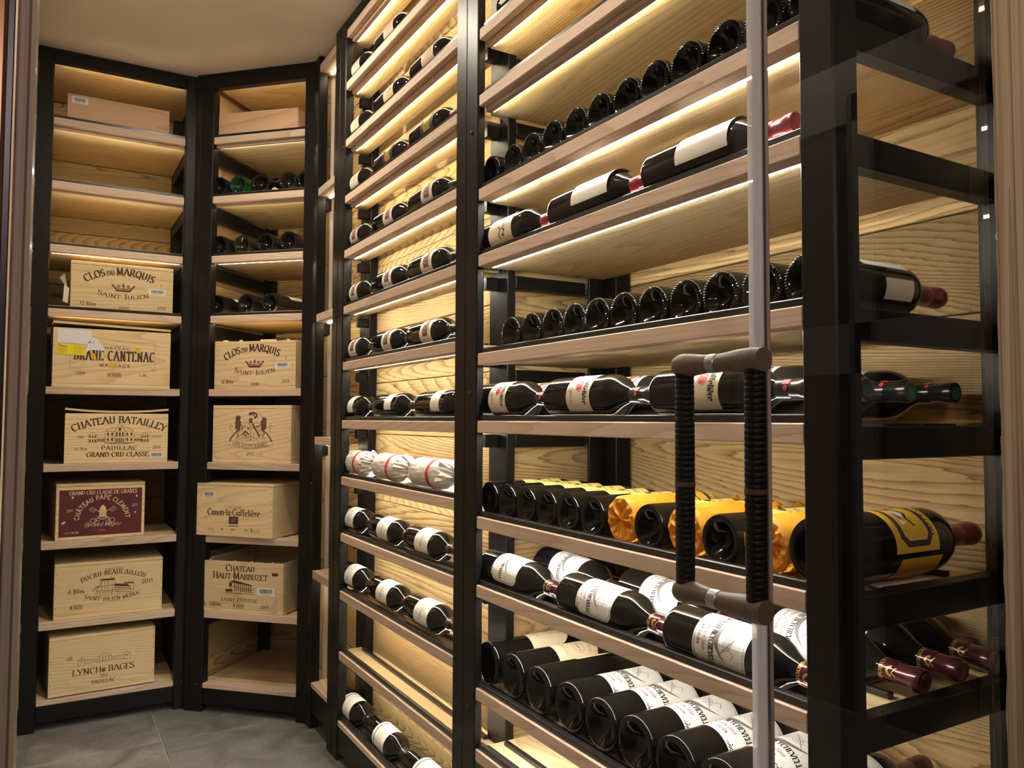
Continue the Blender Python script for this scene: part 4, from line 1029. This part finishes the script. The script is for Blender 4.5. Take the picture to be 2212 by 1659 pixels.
def L_plain(R, L, zc=.135, w=.074, h=.092, paper='paper_white', mark=True):
    def t(k): k.line([(-.004, .004), (.0, .000), (.001, -.006)], .0010); k.line([(.002, -.007), (.004, -.009)], .0010)
    return [('label', label_mesh(R, zc, w, h, paper), [('pen_mark', ink_mesh('pln', R, zc, t, 'ink_grey'))] if mark else [])]
def L_crest(R, L):
    zc = .110
    def t(k): k.text('GRAND VIN', -.012, .012, .0060, w=.16, sp=.12); k.text('2008', -.010, -.028, .0040, w=.14, sp=.2); k.line([(-.03, -.012), (.02, -.012)], .0006)
    def b(k): k.poly([(.010, .006), (.028, .008), (.030, .020), (.022, .016), (.016, .024), (.012, .016)]); k.line([(.006, -.006), (.014, .004), (.026, -.004), (.034, .004)], .003)
    return [('label', label_mesh(R, zc, .094, .100, 'paper_cream'), [('label_print', ink_mesh('cre_t', R, zc, t, 'ink_black')), ('crest_print', ink_mesh('cre_b', R, zc, b, 'ink_brown'))])]
def L_white_band(R, L):
    zc = .125
    def t(k): k.text('CSC', 0, -.004, .0085, w=.18, sp=.1); k.line([(-.014, -.012), (.014, -.012)], .0006); k.text('GRAND VIN', 0, .014, .0030, serif=False, w=.12, sp=.14)
    return [('label', label_mesh(R, zc, .102, .072, 'paper_white'), [('label_print', ink_mesh('wb_t', R, zc, t, 'ink_gold'))]), ('label_band', label_mesh(R, .0795, .102, .012, 'paper_white'), [])]
def L_straw(R, L):
    zc = .136
    def t(k): k.text('BEAUCAILLOU', 0, .016, .0072, w=.17, sp=.06, fit=.066); k.line([(-.022, -.004), (.018, .002), (.024, -.010)], .0016); k.line([(-.03, -.02), (.03, -.02)], .0008); k.disc(0, -.008, .007, 8)
    return [('label', label_mesh(R, zc, .100, .100, 'paper_straw'), [('label_print', ink_mesh('str_t', R, zc, t, 'ink_brown'))])]
def L_yellow(R, L):
    s = R/.046; zc = .148
    def o(k):
        P = [(-.040, -.030), (.040, -.030), (.050, -.020), (.050, .022), (.040, .030), (-.040, .030), (-.050, .022), (-.050, -.020)]
        k.line([(x*s, y*s) for x, y in P], .0085*s, True)
    def wl(k):
        P = [(-.037, -.0255), (.037, -.0255), (.0455, -.018), (.0455, .019), (.037, .0255), (-.037, .0255), (-.0455, .019), (-.0455, -.018)]
        k.line([(x*s, y*s) for x, y in P], .0012*s, True)
        k.poly([(-.006*s, -.018*s), (.006*s, -.016*s), (.012*s, -.006*s), (.004*s, .002*s), (-.008*s, -.004*s)]); k.poly([(.014*s, -.020*s), (.024*s, -.018*s), (.020*s, -.006*s)])
    def t(k):
        k.text('BEAUCAILLOU', 0, .030*s, .0085*s, w=.18, sp=.06, fit=.086*s)
        k.line([(-.010*s, -.008*s), (.004*s, .006*s), (.014*s, -.002*s), (.026*s, .004*s)], .0030*s); k.line([(.002*s, -.014*s), (.014*s, -.012*s)], .0020*s)
    def rr(k): k.poly([(-.026*s, -.020*s), (-.010*s, -.016*s), (-.012*s, .004*s), (-.024*s, .002*s)])
    return [('label', label_mesh(R, zc, .124*s, .094*s, 'paper_yellow'), [('border_print', ink_mesh('yel_o', R, zc, o, 'ink_brown')), ('highlight_print', ink_mesh('yel_w', R, zc, wl, 'ink_white', .0011)), ('label_print', ink_mesh('yel_t', R, zc, t, 'ink_black', .0012)), ('crest_print', ink_mesh('yel_r', R, zc, rr, 'capsule_rust', .0010))])]
def L_rose(R, L):
    s = R/.047; zc = .155
    def t(k):
        k.line([(x*s, y*s) for x, y in arc(0, .006, .020, .012, 0, 360, 20)], .0007*s); k.text('Reserve', 0, .003*s, .0080*s, w=.15, sp=.03, slant=.2); k.text('BRUT ROSE', 0, .030*s, .0060*s, w=.15, sp=.14, radius=.05*s); k.line([(-.03*s, -.022*s), (.03*s, -.022*s)], .0005*s); k.text('GRANDE CUVEE', 0, -.032*s, .0045*s, w=.14, sp=.12)
    return [('label', label_mesh(R, zc, .110*s, .110*s, 'paper_peach', round_end=.045*s), [('label_print', ink_mesh('ros_t', R, zc, t, 'ink_grey'))])]
def L_back(R, L, zc, w, h, paper, ang, key='bk'):
    """small back label turned round the bottle by ang"""
    me = label_mesh(R, zc, w, h, paper, d=.0005).copy()
    me.transform(Matrix.Rotation(ang, 4, 'Z')); return [('back_label', me, [])]

def bottle(label, group, M, parts, R=.038, L=.30, style='bordeaux', glass='bottle_black', cap='capsule_black', capend=None, knurl=False, caplow=.236, name='wine_bottle', capsubs=()):
    u = tag(empty(name), label, 'bottle', group); u.matrix_world = M
    put('bottle_glass', glass_mesh(style, R, L, glass, knurl), u)
    c = put('capsule', capsule_mesh(style, R, L, cap, capend, caplow), u)
    for nm, me in capsubs: put(nm, me, c)
    for nm, me, subs in parts:
        l = put(nm, me, u)
        for sn, sm in subs: put(sn, sm, l)
    return u
def elev(e): return (-cos(radians(e)), 0, sin(radians(e)))
ORD = ['first', 'second', 'third', 'fourth', 'fifth', 'sixth', 'seventh', 'eighth', 'ninth', 'tenth', 'eleventh', 'twelfth', 'thirteenth']
rnd = random.Random(99)

# ---------------- middle rack: three along each shelf, necks towards the door
XD = .886
POS = ['left', 'middle', 'right']
drows = {
 0: ([2.600, 2.310], [L_text, L_text], 'cream-labelled', 'top shelf'),
 1: ([2.600, 2.305, 2.026], [L_text, L_text, L_text], 'tan-labelled', 'second shelf from top'),
 2: ([2.600, 2.305, 2.026], [L_text, L_gold, L_gold], 'gold-labelled', 'third shelf from top'),
 3: ([2.600, 2.305, 2.028], [L_picture, L_picture, L_picture], 'pink picture-labelled', 'fourth shelf from top'),
 4: ([2.600, 2.305, 2.026], [L_picture, L_picture, L_picture], 'pale picture-labelled', 'fifth shelf from top'),
 5: ([2.602, 2.307, 2.028], [L_picture, L_picture, L_picture], 'grey picture-labelled', 'sixth shelf from top'),
 6: ([2.615, 2.290, 1.968], [L_plain, L_plain, L_plain], 'blank white-labelled', 'eye-level shelf'),
 8: ([2.603, 2.313, 2.035], [L_bages, L_bages, L_bages], 'white LYNCH-BAGES', 'shelf below the wrapped bottles'),
 9: ([2.603, 2.313, 2.035], [L_bages, L_bages, L_bages], 'white LYNCH-BAGES', 'shelf above the empty shelf'),
 11: ([2.612, 2.322, 2.036], [L_white_band, L_white_band, L_white_band], 'white band-labelled', 'bottom shelf')}
for i, (ys, ls, desc, sh) in drows.items():
    for j, (y, lf) in enumerate(zip(ys, ls)):
        L = .298 if i == 6 else .275
        e = {0: 22, 1: 20, 2: 20, 3: 22, 4: 24, 5: 26, 6: 34, 8: 40, 9: 44, 11: 50}[i]+rnd.uniform(-5, 5)
        kw = {}
        if lf is L_plain: pr = L_plain(.038, L, zc=.132, w=.080 if j != 1 else .06, h=.052, mark=True)
        elif lf is L_text: pr = L_text(.038, L, 'paper_cream' if j == 0 else 'paper_tan')
        elif lf is L_picture: pr = L_picture(.038, L, 'paper_white' if i > 3 else 'paper_pink')
        else: pr = lf(.038, L)
        dz = {11: .030}.get(i, .0415)
        bottle(f'{desc} bottle, {POS[j]} one on the middle rack {sh}', f'bottles lying on the {sh} of the middle rack',
               orient((0, -1, 0), elev(e), (XD, y, LD[i]+dz)), pr, L=L, cap='capsule_maroon' if i in (8, 9) else 'capsule_red' if i < 3 else 'capsule_black')

# tissue-wrapped bottles with a red band
def wrapped_mesh(seed, R=.0395, L=.277, mat='tissue_white', base_fold=False):
    r_ = random.Random(seed); ph = [r_.uniform(0, 6.28) for _ in range(6)]
    p, n = prof('bordeaux', R, L); pts = [(0, .006), (.018, .003), (.030, .0005), (.0365, .003), (R, .010)]+[(R, .010+.168*q/12) for q in range(1, 13)]
    pts += [(R*.99, .187), (R*.93, .198), (R*.82, .208), (R*.68, .218), (R*.56, .228), (.0195, .240), (.0185, .252), (.0195, .262), (.0225, .272), (.0250, .280), (.0200, .284), (.010, .281), (0, .278)]
    def fn(r, z, a, i, j):
        amp = .0006 if z < .185 else .0030 if z < .235 else .0042
        f = sin(5*a+ph[0]+z*40)+.7*sin(11*a+ph[1]-z*90)+.6*sin(17*a+ph[2]+z*60)+.5*sin(23*a+ph[3])
        if r < .001: return r, z
        if base_fold and z < .012 and r < R*.99:
            q = 1-r/R; return r, z+.013*q*(1.2+.6*sin(3*a+ph[4])+.5*sin(8*a+ph[5]+r*90)+.5*sin(14*a+ph[0]-r*160))-.004*q
        return r+amp*f*min(1, r/.02), z+(.0012*f if z > .25 else 0)
    m = MB(); m.lathe(pts, 72, fn); return m.mesh('tissue_wrap', mat, 30)
for j, y in enumerate([2.568, 2.286, 2.004]):
    u = tag(empty('wrapped_bottle'), f'{POS[j]} bottle wrapped in white tissue with a red paper band, on the middle rack', 'bottle', 'tissue-wrapped bottles on the middle rack')
    u.matrix_world = orient((0, -1, 0), elev(30+j*12), (XD, y, LD[7]+.0445))
    put('tissue_wrap', wrapped_mesh(j+1), u)
    m = MB(); m.lathe([(.0402, .119), (.0409, .120), (.0409, .134), (.0402, .135)], 40); bnd = m.build('red_band', 'ink_red', u, smooth=40)
    k = Ink()
    for q in range(26): k.disc(-.115+.0092*q, 0, .0009, 5, .0013)
    put('band_print', k.mesh('band_print', 'ink_cream', cyl_map(.0409, .127, .0004)), bnd)

# ---------------- near rack, rows of bottle ends
XB = .8635
g3 = 'beaded bottle ends high on the near rack'
for j, y in enumerate([1.581, 1.489, 1.4076, 1.327, 1.248, 1.170, 1.091, 1.013, .935, .855, .777, .6985]):
    bottle(f'dark bottle with beaded base, {ORD[j]} from left in the upper row of bottle ends', g3,
           orient((1, 0, 0), (0, -.3, 1), (XB+rnd.uniform(0, .004), y, LE[3]+.0445)), L_plain(.0385, .31, mark=False), R=.0385, L=.315, knurl=True, cap='capsule_brick')
g5 = 'beaded bottle ends above the door handle'
for j, y in enumerate([1.491, 1.4085, 1.327, 1.249, 1.1735, 1.096, 1.0205, .943, .864, .786, .708]):
    pr = L_plain(.0378, .30, zc=.135, w=.080, h=.10, mark=False)+L_back(.0378, .30, .15, .030, .062, 'paper_cream', radians(112), j)
    bottle(f'dusty dark bottle with beaded base, {ORD[j]} from left in the row just above the handle', g5,
           orient((1, 0, 0), (0, .25, 1), (XB+rnd.uniform(0, .004), y, LE[5]+.0386)), pr, R=.0378, L=.30, knurl=True, glass='bottle_olive', cap='capsule_red')
g7 = 'yellow-labelled bottles on the near rack'
def orange(label, y, seed):
    u = tag(empty('wrapped_bottle'), label, 'bottle', 'orange tissue-wrapped bottles'); u.matrix_world = orient((1, 0, 0), (0, -.25, 1), (XB+.002, y, LE[7]+.0420))
    put('tissue_wrap', wrapped_mesh(seed, .0408, .285, 'tissue_orange', True), u)
    for nm, me, subs in L_yellow(.0408, .29):
        me2 = me.copy(); me2.transform(Matrix.Translation((0, 0, .012))); l = put(nm, me2, u)
        for sn, sm in subs: s2 = sm.copy(); s2.transform(Matrix.Translation((0, 0, .012))); put(sn, s2, l)
for j, (y, kind) in enumerate([(1.577, 'd'), (1.4965, 'd'), (1.4195, 'd'), (1.342, 'd'), (1.265, 'd'), (1.1875, 'd'), (1.1075, 'o'), (1.0275, 'd'), (.9475, 'o'), (.8665, 'd'), (.786, 'o')]):
    if kind == 'd': bottle(f'dark bottle with yellow label, {ORD[j]} from left in the yellow-labelled row', g7, orient((1, 0, 0), (0, -.12, 1), (XB+rnd.uniform(0, .003), y, LE[7]+.0385)), L_straw(.0382, .31), R=.0382, L=.31, cap='capsule_brick')
    else: orange(f'bottle in orange tissue, {["", "leftmost", "", "middle", "", "rightmost"][[6, 8, 10].index(j)*2+1]} of three in the yellow-labelled row', y, 20+j)
bottle('magnum with large yellow label and red capsule, nearest in the yellow-labelled row', g7, orient((1, 0, 0), (0, -.36, 1), (XB, .695, LE[7]+.0462)),
       L_yellow(.046, .352)+L_back(.046, .352, .16, .05, .09, 'tape_orange', radians(118), 'mg'), R=.046, L=.352, cap='capsule_brick')
g9 = 'magnums in the lowest row of the near rack'
for j, y in enumerate([1.579, 1.4735, 1.3705]):
    bottle(f'large dark sparkling bottle with rust capsule, {ORD[j]} from left in the lowest row', g9, orient((1, 0, 0), (0, .15 if j == 0 else -.35 if j == 1 else 2.5, 1), (XB, y, LE[9]+.0475)), L_rose(.047, .33), R=.047, L=.335, style='burgundy', glass='bottle_black', cap='capsule_rust', knurl=True, caplow=.225)
for j, y in enumerate([1.2615, 1.1635, 1.066, .9685, .871, .7735]):
    bottle(f'magnum labelled BEYCHEVELLE 2009 lying neck inwards, {ORD[j]} of six in the lowest row', g9, orient((1, 0, 0), (0, .02, 1), (XB, y, LE[9]+.0475)), L_beychevelle(.047, .345), R=.047, L=.345, cap='capsule_maroon', knurl=True)

# ---------------- near rack, bottles lying along the shelf
XE = .886
g4 = 'bottles lying along the shelf below the upper bottle ends'
for j, (y, L) in enumerate([(1.612, .292), (1.314, .284), (1.026, .290)]):
    pr = L_crest(.0395, L) if j == 0 else L_plain(.0395, L, zc=.142, w=.085, h=.112)
    bottle(f'{["crest-labelled", "white-labelled", "white-labelled"][j]} bottle with red capsule lying {["leftmost", "in the middle", "rightmost"][j]} on the second lit shelf', g4, orient((0, -1, 0), elev([24, 50, 46][j]), (XE, y, LE[4]+.0415)), pr, R=.0395, L=L, cap='capsule_red', caplow=.228)
def gaff_subs(L):
    def r(k): k.rect(-.008, -.006, .0, .006); k.disc(.005, 0, .004, 8)
    return [('capsule_emblem', ink_mesh('gafcap', .0155, .262*L/.30, r, 'ink_red', .0006))]
g6 = 'GAFFELIERE bottles at eye level'
for j, y in enumerate([1.633, 1.328, 1.0085]):
    bottle(f'Gaffeliere bottle with red emblem label, {["leftmost", "middle", "rightmost"][j]} of the front row at eye level', g6, orient((0, -1, 0), elev(26), (XE, y, LE[6]+.046)), L_gaffeliere(.0395, .298), R=.0395, L=.298, cap='capsule_black', capend='capsule_green', caplow=.230, capsubs=gaff_subs(.298))
for x, ys, w in ((.9685, (1.61, 1.30, .990), 'second'), (1.066, (1.30, .990), 'third'), (1.176, (.990,), 'fourth')):
    for j, y in enumerate(ys):
        bottle(f'Gaffeliere bottle in the {w} row back at eye level, {ORD[j]} from the far end', g6, orient((0, -1, 0), elev(60), (x, y, LE[6]+.046)), L_gaffeliere(.0395, .298), R=.0395, L=.298, cap='capsule_black', capend='capsule_green', caplow=.230, capsubs=gaff_subs(.298))
def bey_subs(L):
    def t(k): k.text('CHATEAU BEYCHEVELLE', 0, -.0190, .0052, w=.2, sp=.06, fit=.062)
    def c(k): k.line(arc(.010, .001, .0065, .008, 200, 350, 8), .0030); k.line([(.004, .006), (.012, .000), (.016, .006)], .0014); k.line(arc(-.020, .001, .0065, .008, 200, 350, 8), .0030)
    return [('capsule_lettering', ink_mesh('bcap_t', .0154, .262*L/.30, t, 'ink_gold', .0005)), ('capsule_crest', ink_mesh('bcap_c', .0154, .262*L/.30, c, 'ink_gold', .0005))]
g8 = 'BEYCHEVELLE bottles lying on the shelf under the yellow labels'
for j, y in enumerate([1.600, 1.280, .976]):
    bottle(f'Beychevelle bottle with boat label, {["leftmost", "middle", "rightmost"][j]} of the front lying row', g8, orient((0, -1, -.02), elev([64, 56, 34][j]), (XE, y, LE[8]+.0325)), L_beychevelle(.0395, .298), R=.0395, L=.298, cap='capsule_maroon', capsubs=bey_subs(.298), caplow=.230)
for x, ys, w in ((1.008, (1.56, 1.25, .940), 'second'), (1.098, (1.25, .942), 'third'), (1.184, (.945,), 'fourth')):
    for j, y in enumerate(ys):
        bottle(f'Beychevelle bottle in the {w} lying row back, {ORD[j]} from the far end', g8, orient((0, -1, -.045), elev(55), (x, y, LE[8]+.0355)), L_beychevelle(.0395, .298), R=.0395, L=.298, cap='capsule_maroon', capsubs=bey_subs(.298), caplow=.230)
bottle('dark bottle with pink capsule lying neck inwards at the top of the near rack', 'bottles at the top of the near rack', orient((0, 1, 0), elev(40), (XE, 1.325, LE[1]+.0385)), L_plain(.038, .30), cap='capsule_red')

# ---------------- corner unit bottles, bases outwards
dB = (cos(RB+pi/2), sin(RB+pi/2), 0)
brow = {1: ([(.060, .03, 'bottle_black'), (.145, .032, 'bottle_green'), (.243, .03, 'bottle_plum'), (.290, .115, 'bottle_black'), (.357, .032, 'bottle_olive'), (.436, .034, 'bottle_black')], 'upper'),
        2: ([(.068, .03, 'bottle_black'), (.158, .045, 'bottle_olive'), (.269, .03, 'bottle_black'), (.366, .03, 'bottle_black')], 'middle'),
        3: ([(.062, .03, 'bottle_black'), (.191, .03, 'bottle_black'), (.291, .03, 'bottle_black')], 'lower')}
cn = {'bottle_black': 'black', 'bottle_green': 'bright green', 'bottle_plum': 'brown', 'bottle_olive': 'olive'}
for i, (l, w) in brow.items():
    for j, (s, t, gm) in enumerate(l):
        p = bw(s, t, LV[i]+(.052 if j == 3 and i == 1 else .047))
        yaw = Matrix.Rotation(radians([3, -2, 5, 0, -4, 6][j]+(12 if i == 3 and j == 2 else 0)*-1), 3, 'Z')
        bottle(f'{cn[gm]} bottle base, {ORD[j]} from left in the {w} bottle row of the corner unit', f'bottle ends in the {w} bottle row of the corner unit', orient(yaw @ Vector(dB), (0, 0, 1), p), L_plain(.0385, .30, mark=False), R=.0385, glass=gm)
m = MB(); P = [(0, 0), (.036, 0), (.030, .020), (.018, .026), (.007, .022)]
m.quad(*[(x, 0, z) for x, z in P]); m.quad(*[(x, .03, z) for x, z in P[::-1]])
for a, b in zip(P, P[1:]+P[:1]): m.quad((a[0], 0, a[1]), (a[0], .03, a[1]), (b[0], .03, b[1]), (b[0], 0, b[1]))
w = m.build('bottle_wedge', 'plastic_cream', None, tuple(bw(.288, .03, LV[1]+.0005)), rz=RB); tag(w, 'small cream plastic wedge between bottles in the corner unit', 'wedge')
# crumpled paper strip by the magnum
m = MB(); n = 14
for i in range(n):
    a, b = i/n, (i+1)/n; f = lambda q: .0022*abs(sin(q*6))+.0010*sin(q*13+1)+.0035
    m.quad((a*.115, 0, f(a)), (b*.115, 0, f(b)), (b*.115, .016+.004*sin(b*7), .0035+f(b)*.4), (a*.115, .016+.004*sin(a*7), .0035+f(a)*.4))
tag(m.build('paper_strip', 'paper_pink', None, (.955, .668, LE[7]-.009)), 'crumpled pinkish paper strip on the shelf beside the yellow-labelled magnum', 'paper')

for o in list(SC.objects):
    if '_bot' in o: del o['_bot']
